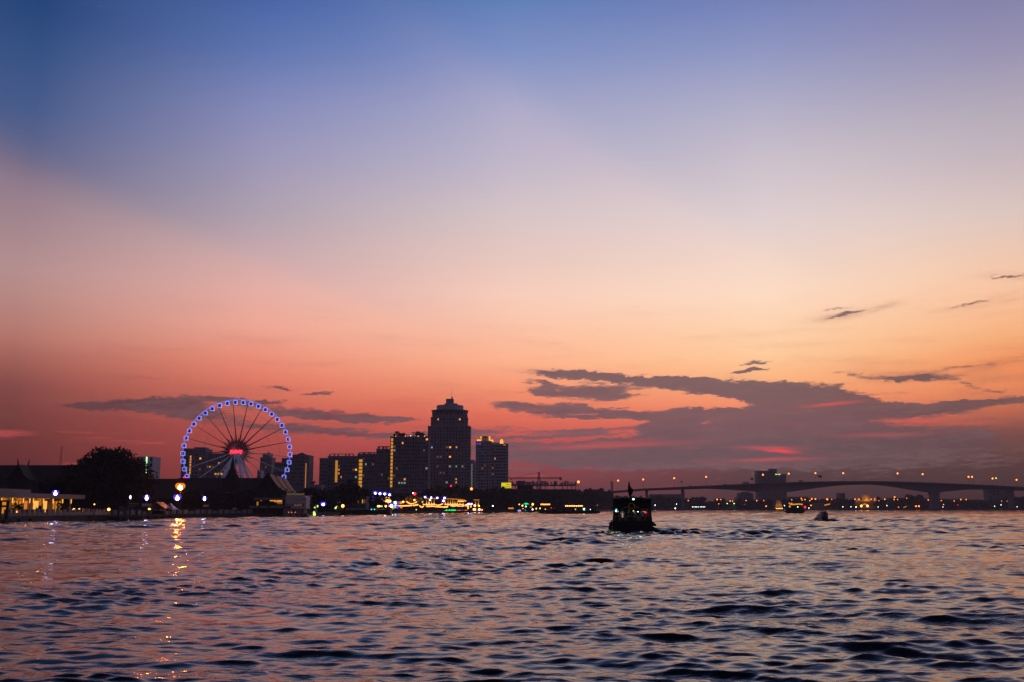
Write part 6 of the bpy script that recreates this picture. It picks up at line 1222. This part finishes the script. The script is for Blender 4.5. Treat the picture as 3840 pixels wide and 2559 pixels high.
# ------------------------------------------------------------------ river
def water():
    az = np.radians(np.linspace(-50, 50, 1060))
    r = [3.0]
    while r[-1] < 12: r.append(r[-1] + .055)
    while r[-1] < 2300: r.append(r[-1] * 1.0038)
    r = np.array(r)
    A, Rr = np.meshgrid(az, r)
    X = (Rr * np.sin(A)).astype(np.float64); Y = (Rr * np.cos(A)).astype(np.float64)
    sp = np.maximum(np.gradient(r)[:, None] * np.ones_like(X), Rr * (az[1] - az[0]))
    Z = np.zeros_like(X); DX = np.zeros_like(X); DY = np.zeros_like(X)
    rng = np.random.default_rng(5)
    def train(lam, amp, th, ph, env=None, chop=.75):
        k = 2 * math.pi / lam; kx, ky = k * math.sin(th), k * math.cos(th)
        w = amp * np.clip(lam / sp / 2.4 - .6, 0, 1)
        if env is not None: w = w * env
        q = kx * X + ky * Y + ph
        s, c = np.sin(q), np.cos(q)
        Z[...] += w * c; DX[...] -= chop * w * math.sin(th) * s; DY[...] -= chop * w * math.cos(th) * s
    # patchiness of the chop
    def patch(sc, n=7):
        e = np.zeros_like(X)
        for _ in range(n):
            t = rng.uniform(0, 6.28); k = 2 * math.pi / (sc * rng.uniform(.6, 1.6))
            e += np.cos(k * (math.sin(t) * X + math.cos(t) * Y * .6) + rng.uniform(0, 6.28))
        return e / math.sqrt(n)
    envs = [np.clip(.86 + .58 * patch(s), .14, 2.2) for s in (9, 24, 65)]
    fy = WY(1995); fx = PX(2373, fy, 1995); ly = WY(1957); lx = PX(3085, ly, 1957)
    dist_ = 1 + 1.5 * np.exp(-((Y - fy + 7) / 11) ** 2) * np.exp(-((X - fx - 3) / 15) ** 2) + .9 * np.exp(-((Y - ly + 14) / 14) ** 2) * np.exp(-((X - lx - 10) / 16) ** 2)
    grow = np.clip(.52 + Y / 110, .52, 1.7)
    for sgn, ag in ((-1, .30), (1, .42), (1, .12)):             # churned arms of the ferry wake
        d0, d1 = math.sin(sgn * ag + .05), -math.cos(sgn * ag + .05)
        aa = (X - fx) * d0 + (Y - fy) * d1; bb = (X - fx) * d1 - (Y - fy) * d0
        dist_ += 1.0 * np.exp(-(bb / (1.8 + .07 * np.clip(aa, 0, 1e9))) ** 2) * np.clip(aa / 5, 0, 1) * np.exp(-np.clip(aa, 0, 1e9) / 60)
    for i in range(250):
        lam = math.exp(rng.uniform(math.log(.20), math.log(2.9)))
        th = rng.normal(0, .36) if i % 4 else rng.normal(.35, .8)
        amp = .0029 * lam ** .82 * (1.3 if .4 < lam < 1.4 else .8) * rng.uniform(.5, 1.3)
        train(lam, amp, th, rng.uniform(0, 6.28), envs[i % 3] * dist_ * (grow if lam > .6 else np.clip(grow, .8, 1.3)), .95)
    far_ = np.clip((Y - 45) / 90, 0, 1)
    for i in range(46):
        lam = math.exp(rng.uniform(math.log(2.6), math.log(10)))
        train(lam, .0042 * lam * rng.uniform(.5, 1.3), rng.normal(0, .5), rng.uniform(0, 6.28), envs[i % 3] * far_, .9)
    for i in range(8):
        train(rng.uniform(3, 5.5), .009, rng.normal(.1, .5), rng.uniform(0, 6.28), envs[i % 3] * (1 - far_), .9)
    # boat wash: longer smooth trains crossing the right foreground
    e = np.clip((X + 2 + .05 * Y) / 10, 0, 1) * np.exp(-((Y - 26) / 26) ** 2)
    for lam, amp, th in ((2.2, .017, .42), (3.1, .026, .30), (1.6, .012, .55), (4.6, .026, -.25), (5.5, .024, .5)):
        train(lam, amp, th, rng.uniform(0, 6.28), e * envs[1])
    # V wakes spreading behind the boats
    def wake(x0, y0, hx, ang, lam, amp, length, width):
        for sgn in (-1, 1):
            d = np.array([math.sin(hx + sgn * ang), -math.cos(hx + sgn * ang)])
            nrm = np.array([d[1], -d[0]])
            a = (X - x0) * d[0] + (Y - y0) * d[1]; b = (X - x0) * nrm[0] + (Y - y0) * nrm[1]
            w = width + .06 * np.clip(a, 0, 1e9)
            env = np.exp(-(b / w) ** 2) * np.clip(a / 4 + .4, 0, 1) * np.exp(-np.clip(a, 0, 1e9) / length)
            Z[...] += amp * env * np.cos(2 * math.pi * b / lam) * np.clip(lam / sp / 2.5 - .4, 0, 1)
    wake(fx, fy, .05, .62, 3.0, .24, 26, 2.0); wake(fx, fy, .05, .36, 2.2, .13, 60, 2.6); wake(fx, fy, .05, 1.25, 3.0, .20, 12, 1.6)
    wake(lx, ly, -.3, 1.2, 4.0, .40, 22, 2.0); wake(lx, ly, .9, .25, 4.0, .30, 40, 2.5)
    for cx, cy, wx, wy, am in ((-9, -3.5, 7, 1.5, .42), (8, -5, 8, 1.8, .40), (20, -9, 9, 2.2, .30), (-2, -13, 9, 2.4, .22)):
        Z += am * np.exp(-((Y - ly - cy) / wy) ** 2) * np.exp(-((X - lx - cx) / wx) ** 2) * (1 + .35 * np.sin(X * 1.7 + cy))
    for cx, cy, wx, wy, am in ((-8, -1, 5, 1.2, .15), (9, 1, 7, 1.2, .22), (0, -4, 5, 1.4, .16), (16, -6, 8, 1.6, .18), (-13, -7, 6, 1.5, .06)):
        Z += am * np.exp(-((Y - fy - cy) / wy) ** 2) * np.exp(-((X - fx - cx) / wx) ** 2) * (1 + .4 * np.sin(X * 2.3 + cy))
    Xd, Yd = X + DX, Y + DY
    co = np.stack([Xd, Yd, Z], -1).reshape(-1, 3).astype(np.float32)
    nr, na = X.shape
    i = np.arange(nr * na).reshape(nr, na)
    q = np.stack([i[:-1, :-1], i[:-1, 1:], i[1:, 1:], i[1:, :-1]], -1).reshape(-1, 4)
    me = bpy.data.meshes.new('river_water')
    me.vertices.add(len(co)); me.vertices.foreach_set('co', co.ravel())
    me.loops.add(q.size); me.loops.foreach_set('vertex_index', q.ravel().astype(np.int32))
    me.polygons.add(len(q)); me.polygons.foreach_set('loop_start', (np.arange(len(q)) * 4).astype(np.int32))
    me.update(); me.validate()
    me.polygons.foreach_set('use_smooth', np.ones(len(q), bool))
    m = bpy.data.materials.new('river_water'); m.use_nodes = True; nt = m.node_tree
    b = nt.nodes['Principled BSDF']; b.inputs['Base Color'].default_value = (.006, .009, .016, 1)
    b.inputs['Roughness'].default_value = .045; b.inputs['IOR'].default_value = 1.38
    g = nt.nodes.new('ShaderNodeNewGeometry')
    def nz(sc, det, stretch):
        mp = nt.nodes.new('ShaderNodeMapping'); mp.inputs['Scale'].default_value = (sc * stretch, sc, sc)
        nt.links.new(g.outputs['Position'], mp.inputs[0])
        n = nt.nodes.new('ShaderNodeTexNoise'); n.inputs['Scale'].default_value = 1; n.inputs['Detail'].default_value = det
        nt.links.new(mp.outputs[0], n.inputs['Vector']); return S(nt, n.outputs['Fac'])
    h = nz(12.0, 3, .55) * .006 + nz(5.5, 4, .55) * .022 + nz(1.8, 4, .45) * .060 + nz(.55, 3, .4) * .07
    bp = nt.nodes.new('ShaderNodeBump'); bp.inputs['Distance'].default_value = 1.0; gust = nz(.11, 3, .35).step(.36, .66) * .9 + .35; nt.links.new(gust.k, bp.inputs['Strength'])
    nt.links.new(h.k, bp.inputs['Height']); nt.links.new(bp.outputs[0], b.inputs['Normal'])
    me.materials.append(m)
    o = bpy.data.objects.new('river_water', me); COL.objects.link(o)
    o['kind'] = 'structure'; o['label'] = 'choppy dark river water reflecting the pink and orange dusk sky'
water()
